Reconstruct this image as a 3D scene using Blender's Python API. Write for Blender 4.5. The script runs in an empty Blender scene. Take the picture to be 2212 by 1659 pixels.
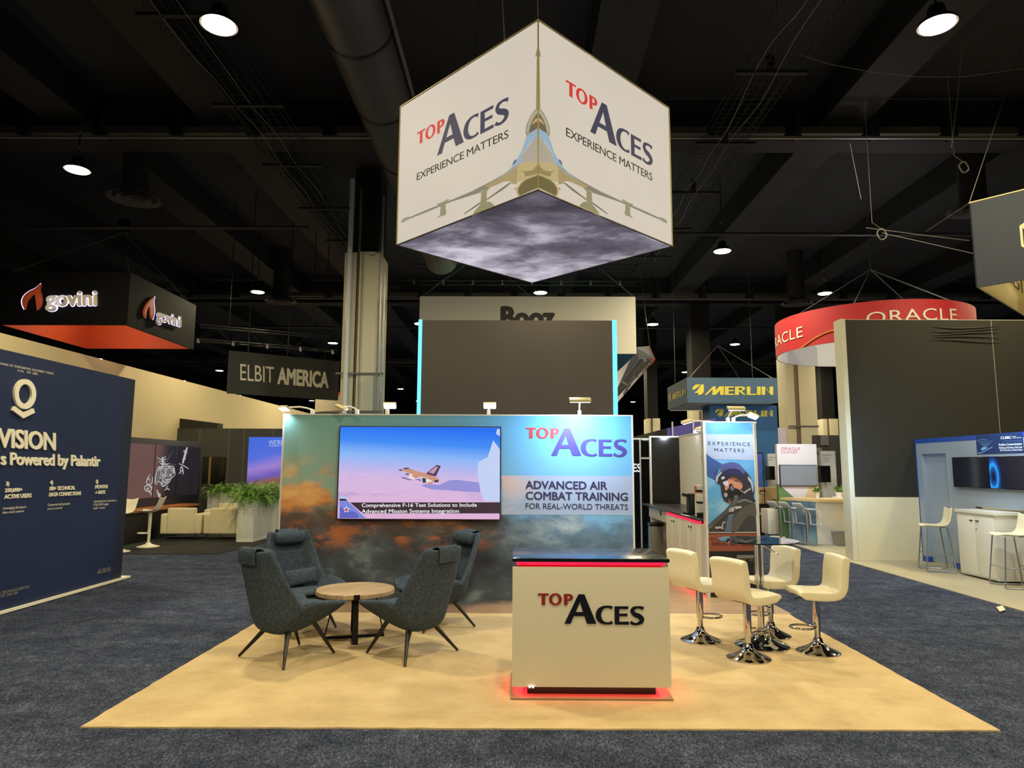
import bpy, bmesh, math, random
from mathutils import Vector, Matrix
from mathutils.geometry import tessellate_polygon
random.seed(7)
PI = math.pi
S = bpy.context.scene
COL = S.collection

# ------------------------------------------------------------------ camera
FPX, HC = 1470.0, 1.776
PITCH, ROLL, YAW = math.radians(7.0), math.radians(0.25), math.radians(0.42)
_f = Vector((-math.sin(YAW) * math.cos(PITCH), math.cos(YAW) * math.cos(PITCH), math.sin(PITCH)))
_r = Vector((math.cos(YAW), math.sin(YAW), 0))
_u = _r.cross(_f)
_r, _u = _r * math.cos(ROLL) + _u * math.sin(ROLL), _u * math.cos(ROLL) - _r * math.sin(ROLL)
CAMPOS = Vector((0, 0, HC))
cd = bpy.data.cameras.new('camera')
cam = bpy.data.objects.new('camera', cd)
COL.objects.link(cam)
cd.sensor_width = 36
cd.lens = 36 * FPX / 2212
cd.clip_end = 300
m = Matrix((_r, _u, -_f)).transposed().to_4x4()
m.translation = CAMPOS
cam.matrix_world = m
S.camera = cam

# ------------------------------------------------------------------ world, exposure
w = bpy.data.worlds.new('hall_air')
S.world = w
w.use_nodes = True
bg = w.node_tree.nodes['Background']
bg.inputs[0].default_value = (0.9, 0.9, 1.0, 1)
bg.inputs[1].default_value = 0.004
S.view_settings.view_transform = 'Standard'
S.view_settings.look = 'None'
S.view_settings.gamma = 1
S.view_settings.exposure = 0.0
S.view_settings.use_curve_mapping = False
S.cycles.use_denoising = True
S.cycles.max_bounces = 6
S.cycles.diffuse_bounces = 3
S.cycles.glossy_bounces = 3
S.cycles.transmission_bounces = 5
S.cycles.sample_clamp_indirect = 4.0
WARM = (1.0, 0.85, 0.52)
COOL = (0.80, 0.90, 1.0)
LAMP_W = 125.0      # hall pendants
ARM_W = 14.0        # clip-on display lamps

def ray(px, py):
    return _f + _r * ((px - 1106) / FPX) + _u * ((829.5 - py) / FPX)
def onY(px, py, Y):
    d = ray(px, py); return CAMPOS + d * (Y / d.y)
def onX(px, py, X):
    d = ray(px, py); return CAMPOS + d * (X / d.x)
def onZ(px, py, Z=0.0):
    d = ray(px, py); return CAMPOS + d * ((Z - HC) / d.z)

class Plane:
    """a flat face standing in the hall: a point and the normal towards the viewer"""
    def __init__(s, p, n):
        s.p, s.n = Vector(p), Vector(n).normalized()
    def at(s, px, py, lift=0.0):
        d = ray(px, py)
        t = (s.p + s.n * lift - CAMPOS).dot(s.n) / d.dot(s.n)
        return CAMPOS + d * t
def FY(Y): return Plane((0, Y, 0), (0, -1, 0))
def FX(X): return Plane((X, 0, 0), (1 if X < 0 else -1, 0, 0))

# ------------------------------------------------------------------ materials
def lin(c):
    return tuple(((v / 255) / 12.92 if v / 255 <= 0.04045 else ((v / 255 + 0.055) / 1.055) ** 2.4) for v in c)
_mats = {}
class NT:
    def __init__(s, m):
        s.t = m.node_tree; s.n = s.t.nodes; s.l = s.t.links
    def add(s, kind, **kw):
        n = s.n.new(kind)
        for k, v in kw.items(): setattr(n, k, v)
        return n
    def set(s, inp, v):
        if hasattr(v, 'is_linked') or isinstance(v, bpy.types.NodeSocket): s.l.new(v, inp)
        else: inp.default_value = v
    def math(s, op, a, b=0.0, c=None, clamp=False):
        n = s.add('ShaderNodeMath', operation=op, use_clamp=clamp)
        s.set(n.inputs[0], a); s.set(n.inputs[1], b)
        if c is not None: s.set(n.inputs[2], c)
        return n.outputs[0]
    def smooth(s, v, a, b):
        n = s.add('ShaderNodeMapRange', interpolation_type='SMOOTHSTEP')
        s.set(n.inputs[0], v); n.inputs[1].default_value = a; n.inputs[2].default_value = b
        n.inputs[3].default_value = 0; n.inputs[4].default_value = 1
        return n.outputs[0]
    def mix(s, f, a, b, blend='MIX'):
        n = s.add('ShaderNodeMix', data_type='RGBA', blend_type=blend)
        s.set(n.inputs[0], f)
        for i, v in ((6, a), (7, b)):
            if isinstance(v, tuple): n.inputs[i].default_value = (*v[:3], 1)
            else: s.l.new(v, n.inputs[i])
        return n.outputs[2]
    def ramp(s, v, stops):
        n = s.add('ShaderNodeValToRGB')
        e = n.color_ramp.elements
        while len(e) < len(stops): e.new(0.5)
        for i, (p, c) in enumerate(stops):
            e[i].position = p; e[i].color = (*c, 1)
        s.l.new(v, n.inputs[0]); return n.outputs[0]
    def noise(s, vec, scale, detail=4.0, rough=0.55, dist=0.0):
        n = s.add('ShaderNodeTexNoise')
        s.l.new(vec, n.inputs['Vector'])
        n.inputs['Scale'].default_value = scale; n.inputs['Detail'].default_value = detail
        n.inputs['Roughness'].default_value = rough; n.inputs['Distortion'].default_value = dist
        return n.outputs[0]
    def coord(s, scale=(1, 1, 1), loc=(0, 0, 0)):
        t = s.add('ShaderNodeTexCoord'); mp = s.add('ShaderNodeMapping')
        mp.inputs['Scale'].default_value = scale; mp.inputs['Location'].default_value = loc
        s.l.new(t.outputs['Object'], mp.inputs[0]); return mp.outputs[0]
    def xyz(s, vec):
        n = s.add('ShaderNodeSeparateXYZ'); s.l.new(vec, n.inputs[0]); return n.outputs

def mat(name, c, rough=0.55, metal=0.0, var=0.06, scale=14.0, spec=0.5, bump=0.0, bscale=200.0, trans=0.0, coat=0.0):
    """a surface of colour c (sRGB 0-255) with slight procedural unevenness"""
    if name in _mats: return _mats[name]
    m = bpy.data.materials.new(name); m.use_nodes = True
    t = NT(m); b = t.n['Principled BSDF']
    L = lin(c)
    nz = t.noise(t.coord(), scale, 3.0)
    t.l.new(t.mix(nz, tuple(v * (1 - var) for v in L), tuple(min(1, v * (1 + var)) for v in L)), b.inputs['Base Color'])
    b.inputs['Roughness'].default_value = rough; b.inputs['Metallic'].default_value = metal
    b.inputs['Specular IOR Level'].default_value = spec
    b.inputs['Transmission Weight'].default_value = trans
    b.inputs['Coat Weight'].default_value = coat
    if bump:
        bn = t.add('ShaderNodeBump'); bn.inputs['Strength'].default_value = bump; bn.inputs['Distance'].default_value = 0.004
        t.l.new(t.noise(t.coord(), bscale, 3.0), bn.inputs['Height']); t.l.new(bn.outputs[0], b.inputs['Normal'])
    _mats[name] = m; return m

def glow(name, c, strength=1.0, var=0.03, base=None):
    """a surface that gives off light of colour c (sRGB 0-255)"""
    if name in _mats: return _mats[name]
    m = bpy.data.materials.new(name); m.use_nodes = True
    t = NT(m); b = t.n['Principled BSDF']
    L = lin(c)
    nz = t.noise(t.coord(), 3.0, 2.0)
    t.l.new(t.mix(nz, tuple(v * (1 - var) for v in L), tuple(v * (1 + var) for v in L)), b.inputs['Emission Color'])
    b.inputs['Emission Strength'].default_value = strength
    b.inputs['Base Color'].default_value = (*(lin(base) if base else (0.02, 0.02, 0.02)), 1)
    b.inputs['Roughness'].default_value = 0.6; b.inputs['Specular IOR Level'].default_value = 0.05
    _mats[name] = m; return m

def shader(name, fn, rough=0.6, emit=None, spec=0.3):
    m = bpy.data.materials.new(name); m.use_nodes = True
    t = NT(m); b = t.n['Principled BSDF']
    out = fn(t)
    if emit:
        t.l.new(out, b.inputs['Emission Color']); b.inputs['Emission Strength'].default_value = emit
        b.inputs['Base Color'].default_value = (0.01, 0.01, 0.012, 1)
    else:
        t.l.new(out, b.inputs['Base Color'])
    b.inputs['Roughness'].default_value = rough; b.inputs['Specular IOR Level'].default_value = spec
    _mats[name] = m; return m

# ------------------------------------------------------------------ mesh building
WM = {}
class MB:
    def __init__(s): s.v = []; s.f = []
    def add(s, vs, fs):
        o = len(s.v); s.v += [Vector(p) for p in vs]; s.f += [tuple(o + i for i in f) for f in fs]; return s
    def box(s, lo, hi):
        (a, b, c), (d, e, f) = lo, hi
        return s.add([(a, b, c), (d, b, c), (d, e, c), (a, e, c), (a, b, f), (d, b, f), (d, e, f), (a, e, f)],
                     [(0, 3, 2, 1), (4, 5, 6, 7), (0, 1, 5, 4), (1, 2, 6, 5), (2, 3, 7, 6), (3, 0, 4, 7)])
    def slab(s, q, t):
        """a flat quad or polygon q thickened by the vector t"""
        n = len(q); q = [Vector(p) for p in q]; t = Vector(t)
        fs = [tuple(range(n)), tuple(range(2 * n - 1, n - 1, -1))] + [((i + 1) % n, i, n + i, n + (i + 1) % n) for i in range(n)]
        return s.add(q + [p + t for p in q], fs)
    def tube(s, pts, r, n=10, cap=True):
        pts = [Vector(p) for p in pts]; R = r if isinstance(r, (list, tuple)) else [r] * len(pts)
        vs, fs = [], []; up = None
        for i, p in enumerate(pts):
            d = (pts[min(i + 1, len(pts) - 1)] - pts[max(i - 1, 0)]).normalized()
            if up is None:
                up = d.orthogonal().normalized()
            else:
                up = (up - d * up.dot(d)); up = up.normalized() if up.length > 1e-6 else d.orthogonal().normalized()
            sd = d.cross(up)
            vs += [p + (up * math.cos(2 * PI * k / n) + sd * math.sin(2 * PI * k / n)) * R[i] for k in range(n)]
        for i in range(len(pts) - 1):
            for k in range(n):
                a, b = i * n + k, i * n + (k + 1) % n
                fs.append((a, b, b + n, a + n))
        if cap: fs += [tuple(range(n - 1, -1, -1)), tuple((len(pts) - 1) * n + k for k in range(n))]
        return s.add(vs, fs)
    def lathe(s, prof, c=(0, 0, 0), n=32):
        ring = tuple(prof[0]) == tuple(prof[-1])
        c = Vector(c); vs, fs = [], []
        for r, z in prof:
            vs += [c + Vector((r * math.cos(2 * PI * k / n), r * math.sin(2 * PI * k / n), z)) for k in range(n)]
        for i in range(len(prof) - 1):
            for k in range(n):
                a, b = i * n + k, i * n + (k + 1) % n
                fs.append((a, b, b + n, a + n))
        if prof[0][0] > 1e-4 and not ring: fs.append(tuple(range(n - 1, -1, -1)))
        if prof[-1][0] > 1e-4 and not ring: fs.append(tuple((len(prof) - 1) * n + k for k in range(n)))
        return s.add(vs, fs)
    def grid(s, rows, closed=False):
        n = len(rows[0]); vs = [p for r in rows for p in r]; fs = []
        for i in range(len(rows) - 1):
            for k in range(n if closed else n - 1):
                a, b = i * n + k, i * n + (k + 1) % n
                fs.append((a, b, b + n, a + n))
        return s.add(vs, fs)
    def flat(s, loops):
        """a filled flat outline, later loops are holes"""
        loops = [[Vector(p) for p in l] for l in loops]
        return s.add([p for l in loops for p in l], tessellate_polygon(loops))
    def ellipsoid(s, c, r, n=16, k=10):
        c = Vector(c); rows = []
        for i in range(k + 1):
            t = PI * i / k
            rows.append([c + Vector((r[0] * math.sin(t) * math.cos(2 * PI * j / n), r[1] * math.sin(t) * math.sin(2 * PI * j / n), r[2] * math.cos(t))) for j in range(n)])
        return s.grid(rows, True)
    def xf(s, M):
        s.v = [M @ p for p in s.v]; return s

def obj(name, mb, material, parent=None, local=False, bev=0.0, smooth=True, sub=0, solid=0.0, seg=2):
    """link the collected shape as ONE mesh object (a part when it has a parent)"""
    vs = mb.v
    if parent is not None:
        M = WM[parent.name]
        if not local:
            inv = M.inverted(); vs = [inv @ p for p in vs]
        base = Vector((0, 0, 0))
    else:
        xs, ys, zs = [p.x for p in vs], [p.y for p in vs], [p.z for p in vs]
        base = Vector(((min(xs) + max(xs)) / 2, (min(ys) + max(ys)) / 2, min(zs)))
        vs = [p - base for p in vs]
    me = bpy.data.meshes.new(name)
    me.from_pydata([tuple(p) for p in vs], [], mb.f)
    bm = bmesh.new(); bm.from_mesh(me)
    bmesh.ops.remove_doubles(bm, verts=bm.verts, dist=1e-6)
    bmesh.ops.recalc_face_normals(bm, faces=bm.faces)
    if bev:
        es = [e for e in bm.edges if len(e.link_faces) == 2 and e.calc_face_angle(0) > 0.5]
        bmesh.ops.bevel(bm, geom=es, offset=bev, segments=seg, profile=0.6, affect='EDGES', clamp_overlap=True)
    bm.to_mesh(me); bm.free()
    if smooth:
        me.shade_smooth(); me.set_sharp_from_angle(angle=math.radians(38))
    o = bpy.data.objects.new(name, me); COL.objects.link(o)
    me.materials.append(material)
    if parent is not None:
        o.parent = parent; WM[o.name] = WM[parent.name]
    else:
        o.location = base; WM[o.name] = Matrix.Translation(base)
    if solid:
        md = o.modifiers.new('thickness', 'SOLIDIFY'); md.thickness = solid; md.offset = 0
    if sub:
        md = o.modifiers.new('rounding', 'SUBSURF'); md.levels = sub; md.render_levels = sub
    return o

def tag(o, label, cat, group=None):
    o['label'] = label; o['category'] = cat
    if group: o['group'] = group
    return o
def thing(name, label, cat, loc=(0, 0, 0), rz=0.0, group=None):
    o = bpy.data.objects.new(name, None); COL.objects.link(o)
    o.location = loc; o.rotation_euler = (0, 0, rz); o.empty_display_size = 0.1
    WM[o.name] = Matrix.Translation(Vector(loc)) @ Matrix.Rotation(rz, 4, 'Z')
    return tag(o, label, cat, group)
def struct(o): o['kind'] = 'structure'; return o
def kids(o): return [c for c in bpy.data.objects if c.parent == o]
def dup(root, loc, rz, label, group=None):
    r = root.copy(); COL.objects.link(r); r.location = loc; r.rotation_euler = (0, 0, rz)
    r['label'] = label
    if group: r['group'] = group
    WM[r.name] = Matrix.Translation(Vector(loc)) @ Matrix.Rotation(rz, 4, 'Z')
    for c in kids(root):
        k = c.copy(); COL.objects.link(k); k.parent = r; WM[k.name] = WM[r.name]
        for d in kids(c):
            e = d.copy(); COL.objects.link(e); e.parent = k; WM[e.name] = WM[r.name]
    return r
def lamp(name, kind, loc, power, color, parent=None, size=0.3, aim=None, angle=None, size_y=None, blend=0.5, spread=None):
    l = bpy.data.lights.new(name, kind); l.energy = power; l.color = color
    if kind == 'AREA':
        l.shape = 'RECTANGLE' if size_y else 'DISK'; l.size = size
        if size_y: l.size_y = size_y
        if spread: l.spread = spread
    else: l.shadow_soft_size = size
    if kind == 'SPOT': l.spot_size = angle; l.spot_blend = blend
    o = bpy.data.objects.new(name, l); COL.objects.link(o)
    q = (Vector(aim) - Vector(loc)).to_track_quat('-Z', 'Y').to_matrix().to_4x4() if aim is not None else Matrix.Identity(4)
    M = Matrix.Translation(Vector(loc)) @ q
    if parent is not None:
        o.parent = parent; M = WM[parent.name].inverted() @ M
    o.matrix_local = M
    return o

# ------------------------------------------------------------------ lettering and flat artwork on faces
def glyphs(s, bold=0.0, space=1.0, depth=0.0):
    cu = bpy.data.curves.new('t', 'FONT'); cu.body = s; cu.space_character = space
    cu.extrude = depth; cu.resolution_u = 3; cu.fill_mode = 'BOTH' if depth else 'FRONT'
    o = bpy.data.objects.new('t', cu); COL.objects.link(o)
    dg = bpy.context.evaluated_depsgraph_get()
    me = bpy.data.meshes.new_from_object(o.evaluated_get(dg))
    vs = [v.co.copy() for v in me.vertices]; fs = [tuple(p.vertices) for p in me.polygons]
    bpy.data.objects.remove(o); bpy.data.curves.remove(cu); bpy.data.meshes.remove(me)
    if bold:      # heavier weight: the same letters set again a hair to each side
        V, Fc = [], []
        for k in range(8):
            q = Vector((bold * math.cos(k * PI / 4), bold * 0.7 * math.sin(k * PI / 4), 0)); n = len(V)
            V += [v + q + Vector((0, 0, 10 * k)) for v in vs]; Fc += [tuple(n + i for i in f) for f in fs]
        vs, fs = V, Fc
    return vs, fs
_cap = {}
def capheight(bold):
    if bold not in _cap:
        vs, _ = glyphs('H', bold); _cap[bold] = max(v.y for v in vs)
    return _cap[bold]
def text(parent, s, a, b, c, material, bold=0.0, space=1.0, name='lettering', depth=0.0):
    """letters whose baseline runs from a to b and whose capitals reach from a to c"""
    vs, fs = glyphs(s, bold, space, 0.02 if depth else 0.0)
    x0, x1 = min(v.x for v in vs), max(v.x for v in vs); H = capheight(bold)
    u, h = (b - a), (c - a); n = u.cross(h).normalized()
    P = []
    for v in vs:
        k = int((v.z + 5) // 10); z = v.z - 10 * k      # k: which of the overlaid settings, each a hair in front of the last
        P.append(a + u * ((v.x - x0) / (x1 - x0)) + h * (v.y / H) + n * (((z + 0.02) / 0.04 * depth if depth else 0) + 0.0003 * k))
    return obj(name, MB().add(P, fs), material, parent, smooth=False)
def ptext(parent, pl, s, bl, br, tl, material, bold=0.0, space=1.0, lift=0.004, name='lettering', depth=0.0):
    return text(parent, s, pl.at(*bl, lift), pl.at(*br, lift), pl.at(*tl, lift), material, bold, space, name, depth)
def art(parent, pl, loops, material, lift=0.004, name='artwork'):
    """one flat printed shape; loops given where they show on the face pl"""
    mb = MB()
    if loops and not isinstance(loops[0][0], (list, tuple)): loops = [[loops]]
    for lp in loops:
        if not isinstance(lp[0][0], (list, tuple)): lp = [lp]
        mb.flat([[pl.at(x, y, lift) for x, y in l] for l in lp])
    return obj(name, mb, material, parent, smooth=False)
def spline(pts, k=6, closed=True):
    out = []; n = len(pts); rng = range(n) if closed else range(n - 1)
    for i in rng:
        g = (lambda j: pts[j % n]) if closed else (lambda j: pts[max(0, min(n - 1, j))])
        p0, p1, p2, p3 = g(i - 1), g(i), g(i + 1), g(i + 2)
        for q in range(k):
            t = q / k
            out.append(tuple(0.5 * (2 * b + (c - a) * t + (2 * a - 5 * b + 4 * c - d) * t * t + (3 * b - a - 3 * c + d) * t ** 3) for a, b, c, d in zip(p0, p1, p2, p3)))
    if not closed: out.append(tuple(pts[-1]))
    return out
def stroke(pts, wd, k=6):
    """an outline that follows pts with the given widths"""
    q = spline([(*p, w_) for p, w_ in zip(pts, wd)], k, False) if k > 1 else [(*p, w_) for p, w_ in zip(pts, wd)]
    L, R = [], []
    for i, (x, y, w_) in enumerate(q):
        a, b = q[max(0, i - 1)], q[min(len(q) - 1, i + 1)]
        d = Vector((b[0] - a[0], b[1] - a[1])).normalized()
        L.append((x - d.y * w_ / 2, y + d.x * w_ / 2)); R.append((x + d.y * w_ / 2, y - d.x * w_ / 2))
    return L + R[::-1]
def ell(cx, cy, rx, ry, n=28, a0=0, a1=360):
    return [(cx + rx * math.cos(math.radians(a0 + (a1 - a0) * i / n)), cy + ry * math.sin(math.radians(a0 + (a1 - a0) * i / n))) for i in range(n + (0 if a1 - a0 == 360 else 1))]

# the word mark, drawn in its own units (x right, y down; T starts at 248, base line of the large letters at 718)
_T = [[(248, 303), (403, 303), (401, 327), (351, 324), (352, 460), (301, 460), (302, 324), (250, 328)]]
_O = [ell(497, 382, 92, 83), ell(497, 382, 46, 62)]
_Pp = [[(618, 308), (680, 308), (718, 312), (742, 330), (749, 354), (742, 378), (718, 396), (690, 402), (668, 402), (668, 460), (619, 460)],
       [(667, 330), (690, 331), (700, 340), (703, 355), (699, 370), (688, 379), (667, 380)]]
_A = [[(625, 718), (825, 312), (910, 312), (1076, 718), (945, 718), (906, 612), (756, 612), (712, 718)], [(846, 418), (889, 558), (782, 558)]]
_C = [stroke([(1300, 500), (1270, 484), (1225, 482), (1170, 495), (1125, 535), (1105, 600), (1125, 662), (1170, 700), (1225, 712), (1272, 708), (1302, 692)],
             [46, 32, 28, 40, 66, 76, 68, 42, 28, 30, 40])]
_E = [[(1335, 476), (1532, 476), (1528, 512), (1402, 510), (1402, 577), (1518, 575), (1516, 611), (1402, 609), (1402, 690), (1537, 687), (1535, 726), (1335, 726)]]
_S = [stroke([(1745, 504), (1705, 490), (1655, 488), (1605, 505), (1588, 545), (1620, 585), (1680, 610), (1722, 648), (1705, 692), (1650, 718), (1600, 714), (1560, 692)],
             [46, 34, 30, 46, 56, 62, 66, 62, 52, 32, 34, 46])]
def word_mark(parent, pl, t_left, a_base, s_right, t_top, red, blue, lift=0.006, depth=0.0):
    """t_left/t_top: where the T's upper left corner shows, a_base: the A's left foot, s_right: the S's right edge"""
    p0 = pl.at(*t_top, lift); pb = pl.at(*a_base, lift); pr = pl.at(*s_right, lift)
    hz = Vector((pr.x - p0.x, pr.y - p0.y, 0)); W = hz.length; hz.normalize()
    kz = (p0.z - pb.z) / (718 - 303); kx = W / (1757 - 248)
    def put(loops, name, mt):
        mb = MB()
        for lp in loops:
            L3 = [[p0 + hz * ((x - 248) * kx) + Vector((0, 0, (303 - y) * kz)) for x, y in l] for l in lp]
            mb.flat(L3)
            if depth:
                for l in L3:
                    n = len(l); b = [p - pl.n * depth for p in l]
                    mb.add(l + b, [(i, (i + 1) % n, n + (i + 1) % n, n + i) for i in range(n)])
        return obj(name, mb, mt, parent, smooth=False)
    put([_T, _O, _Pp], 'red_lettering', red)
    put([_A, _C, _E, _S], 'dark_lettering', blue)

# ------------------------------------------------------------------ the hall shell
def hall_carpet(t):
    v = t.coord()
    a = t.noise(t.coord((1, 0.45, 1)), 95, 3, 0.75)
    b = t.noise(v, 7, 4, 0.6)
    c = t.noise(t.coord((1, 3, 1)), 0.9, 3)
    f = t.math('ADD', t.math('MULTIPLY', a, 0.75), t.math('ADD', t.math('MULTIPLY', b, 0.22), t.math('MULTIPLY', c, 0.16)))
    return t.ramp(f, [(0.38, (0.010, 0.013, 0.026)), (0.54, (0.039, 0.049, 0.086)), (0.65, (0.099, 0.119, 0.186)), (0.78, (0.30, 0.34, 0.45))])
def tan_carpet(t):
    a = t.noise(t.coord(), 170, 3, 0.7); b = t.noise(t.coord(), 2.2, 5, 0.65); c = t.noise(t.coord((1, 4, 1)), 1.1, 3)
    f = t.math('ADD', t.math('MULTIPLY', a, 0.5), t.math('ADD', t.math('MULTIPLY', b, 0.35), t.math('MULTIPLY', c, 0.15)))
    return t.ramp(f, [(0.30, lin((158, 137, 104))), (0.50, lin((200, 177, 136))), (0.70, lin((222, 204, 171)))])
FLOOR = struct(obj('floor', MB().box((-42, -14, -0.06), (44, 78, -0.012)), shader('hall_carpet', hall_carpet, 0.95, spec=0.05)))
# a bump keeps the pile from reading as paint
for mt, sc, st in ((_mats['hall_carpet'], 160, 0.9),):
    t = NT(mt); bn = t.add('ShaderNodeBump'); bn.inputs['Strength'].default_value = st; bn.inputs['Distance'].default_value = 0.012
    t.l.new(t.noise(t.coord(), sc, 3), bn.inputs['Height']); t.l.new(bn.outputs[0], t.n['Principled BSDF'].inputs['Normal'])
TAN = shader('tan_carpet', tan_carpet, 0.95, spec=0.05)
t = NT(TAN); bn = t.add('ShaderNodeBump'); bn.inputs['Strength'].default_value = 0.5; bn.inputs['Distance'].default_value = 0.006
t.l.new(t.noise(t.coord(), 140, 3), bn.inputs['Height']); t.l.new(bn.outputs[0], t.n['Principled BSDF'].inputs['Normal'])
# the cut edge wavers a little
edge = [(-2.99 + 0.0, 4.905)]
def wav(a, b, n, amp):
    out = []
    for i in range(n):
        k = i / n; p = Vector(a).lerp(Vector(b), k); d = (Vector(b) - Vector(a)).normalized()
        out.append(p + Vector((-d.y, d.x)) * random.uniform(-amp, amp) * (0 if i == 0 else 1))
    return out
loop = wav((-2.99, 4.905), (3.33, 4.955), 60, 0.006) + wav((3.33, 4.955), (3.36, 8.69), 40, 0.006) + wav((3.36, 8.69), (-2.985, 8.69), 4, 0) + wav((-2.985, 8.69), (-2.99, 4.905), 40, 0.006)
bc = obj('booth_carpet', MB().slab([(p.x, p.y, -0.012) for p in loop], (0, 0, 0.011)), TAN, smooth=False)
tag(bc, 'tan carpet laid under the grey lounge chairs, the white counter and the white bar stools', 'carpet')
def vinyl(t):
    v = t.coord((1, 1, 1)); x = t.xyz(v)
    gr = t.noise(t.coord((3, 26, 3)), 2.2, 5, 0.6, 0.3)
    pl = t.noise(t.coord((0.9, 6.5, 1)), 1.0, 0)
    return t.mix(t.math('MULTIPLY', pl, 0.5), t.ramp(gr, [(0.3, lin((150, 122, 96))), (0.5, lin((180, 154, 126))), (0.75, lin((196, 172, 146)))]), lin((130, 104, 82)))
vf = obj('vinyl_flooring', MB().box((1.50, 8.70, -0.012), (3.40, 14.38, -0.001)), shader('vinyl', vinyl, 0.35, spec=0.4), smooth=False)
tag(vf, 'light wood-look floor strip behind the tan carpet, beside the cabinets with red light', 'flooring')
bk = obj('black_carpet', MB().slab([(-10.98, 14.05, -0.012), (-6.2, 14.2, -0.012), (-5.95, 15.3, -0.012), (-5.95, 22, -0.012), (-10.98, 22, -0.012)], (0, 0, 0.011)), mat('black_pile', (26, 24, 26), 0.95, bump=0.5, bscale=150, var=0.4, scale=60), smooth=False)
tag(bk, 'black carpet under the white armchairs and white bar stools at the left', 'carpet')
bf = obj('beige_flooring', MB().slab([(6.44, 4.0, -0.012), (12.5, 4.0, -0.012), (12.5, 17.6, -0.012), (6.6, 17.6, -0.012), (6.44, 13.8, -0.012)], (0, 0, 0.010)), mat('beige_floor', (172, 164, 138), 0.5, var=0.12, scale=3, bump=0.1), smooth=False)
tag(bf, 'pale beige flooring under the blue-edged wall and wire-legged stools at the right', 'flooring')
DARK = mat('black_paint', (15, 15, 17), 0.8, var=0.3, scale=1.5)
struct(obj('wall_back', MB().box((-42, 76, 0), (44, 76.3, 10)), DARK))
struct(obj('wall_left', MB().box((-11.5, 6, 0), (-11.0, 37, 4.58)), mat('cream_wall', (206, 190, 150), 0.8, var=0.05, scale=2.0), bev=0.01))

# ------------------------------------------------------------------ the printed sky wall of the booth
NAVY = mat('navy_print', (40, 42, 84), 0.5)
def sky_print(t):
    v = t.coord(); x, y, z = t.xyz(v)
    n1 = t.noise(t.coord((0.75, 1, 1.25), (3.1, 0, 0)), 1.6, 10, 0.6, 0.15)
    n2 = t.noise(t.coord((0.8, 1, 1.35), (9.7, 0, 2)), 2.0, 10, 0.6, 0.2)
    n3 = t.noise(t.coord((0.7, 1, 1.5), (1.2, 0, 7)), 2.4, 10, 0.62, 0.1)
    up = t.mix(t.smooth(x, -2.1, 1.3), lin((116, 164, 160)), lin((88, 162, 224)))
    up = t.mix(t.smooth(z, 2.5, 1.3), up, t.mix(t.smooth(x, -2.0, 1.0), lin((148, 178, 166)), lin((112, 170, 220))))
    # sunset clouds at the left
    om = t.math('MULTIPLY', t.smooth(n1, 0.45, 0.57), t.math('MULTIPLY', t.smooth(z, 2.0, 1.55), t.smooth(x, 0.6, -0.6)))
    up = t.mix(om, up, t.ramp(n3, [(0.35, lin((150, 96, 66))), (0.5, lin((214, 146, 92))), (0.68, lin((236, 190, 128)))]))
    # storm clouds below
    edge = t.math('ADD', t.math('MULTIPLY', n1, 1.3), t.math('MULTIPLY', x, 0.04))
    zz = t.math('ADD', z, edge)
    dk = t.ramp(n2, [(0.28, lin((34, 36, 44))), (0.46, lin((60, 66, 78))), (0.58, lin((76, 88, 102))), (0.76, lin((140, 154, 164)))])
    red = t.math('MULTIPLY', t.smooth(n3, 0.47, 0.60), t.math('MULTIPLY', t.smooth(z, 0.65, 1.0), t.smooth(x, 0.75, 0.1)))
    dk = t.mix(red, dk, t.mix(n1, lin((150, 72, 44)), lin((226, 140, 86))))
    # brown murk between
    dk = t.mix(t.math('MULTIPLY', t.smooth(z, 0.75, 1.15), t.math('MULTIPLY', t.smooth(x, 0.9, 0.0), 0.55)), dk, lin((110, 82, 66)))
    dk = t.mix(t.math('MULTIPLY', t.smooth(x, 0.2, 1.4), t.smooth(z, 0.45, 1.0)), dk, t.ramp(n2, [(0.3, lin((62, 84, 112))), (0.5, lin((98, 128, 160))), (0.7, lin((176, 196, 214)))]))
    c = t.mix(t.smooth(zz, 2.02, 1.72), up, dk)
    c = t.mix(t.math('MULTIPLY', t.smooth(t.math('ADD', z, t.math('MULTIPLY', n2, 0.34)), 0.34, 0.22), 0.8), c, lin((196, 172, 156)))
    return c
WY = 8.64
sw = thing('display_wall', 'wide free-standing wall printed with a sunset cloud sky, behind the grey lounge chairs', 'display wall', (-0.75, WY + 0.06, 0))
obj('printed_panel', MB().box((-2.955, WY, 0.0), (1.452, WY + 0.11, 2.43)), shader('sky_print', sky_print, 0.55), sw)
TRIM = mat('white_aluminium', (226, 226, 224), 0.35, 0.3)
obj('edge_profile', MB().box((1.452, WY - 0.004, 0), (1.474, WY + 0.114, 2.445)).box((-2.977, WY - 0.004, 0), (-2.955, WY + 0.114, 2.445)).box((-2.955, WY - 0.004, 2.43), (1.452, WY + 0.114, 2.445)), TRIM, sw)
P = FY(WY)
def pale(t):
    n = t.noise(t.coord((0.8, 1, 1.4), (5, 0, 1)), 1.7, 8, 0.6, 0.5); x, y, z = t.xyz(t.coord())
    return t.mix(t.smooth(x, 0.5, 1.2), t.ramp(n, [(0.35, lin((128, 148, 178))), (0.55, lin((164, 178, 206))), (0.7, lin((206, 178, 178)))]), lin((150, 170, 208)))
b0 = P.at(1084, 1027); b1 = P.at(1366, 1113)
obj('pale_band', MB().flat([[(b0.x, WY - 0.002, b0.z), (1.452, WY - 0.002, b0.z), (1.452, WY - 0.002, b1.z), (b0.x, WY - 0.002, b1.z)]]), shader('pale_print', pale, 0.55), sw)
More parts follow.
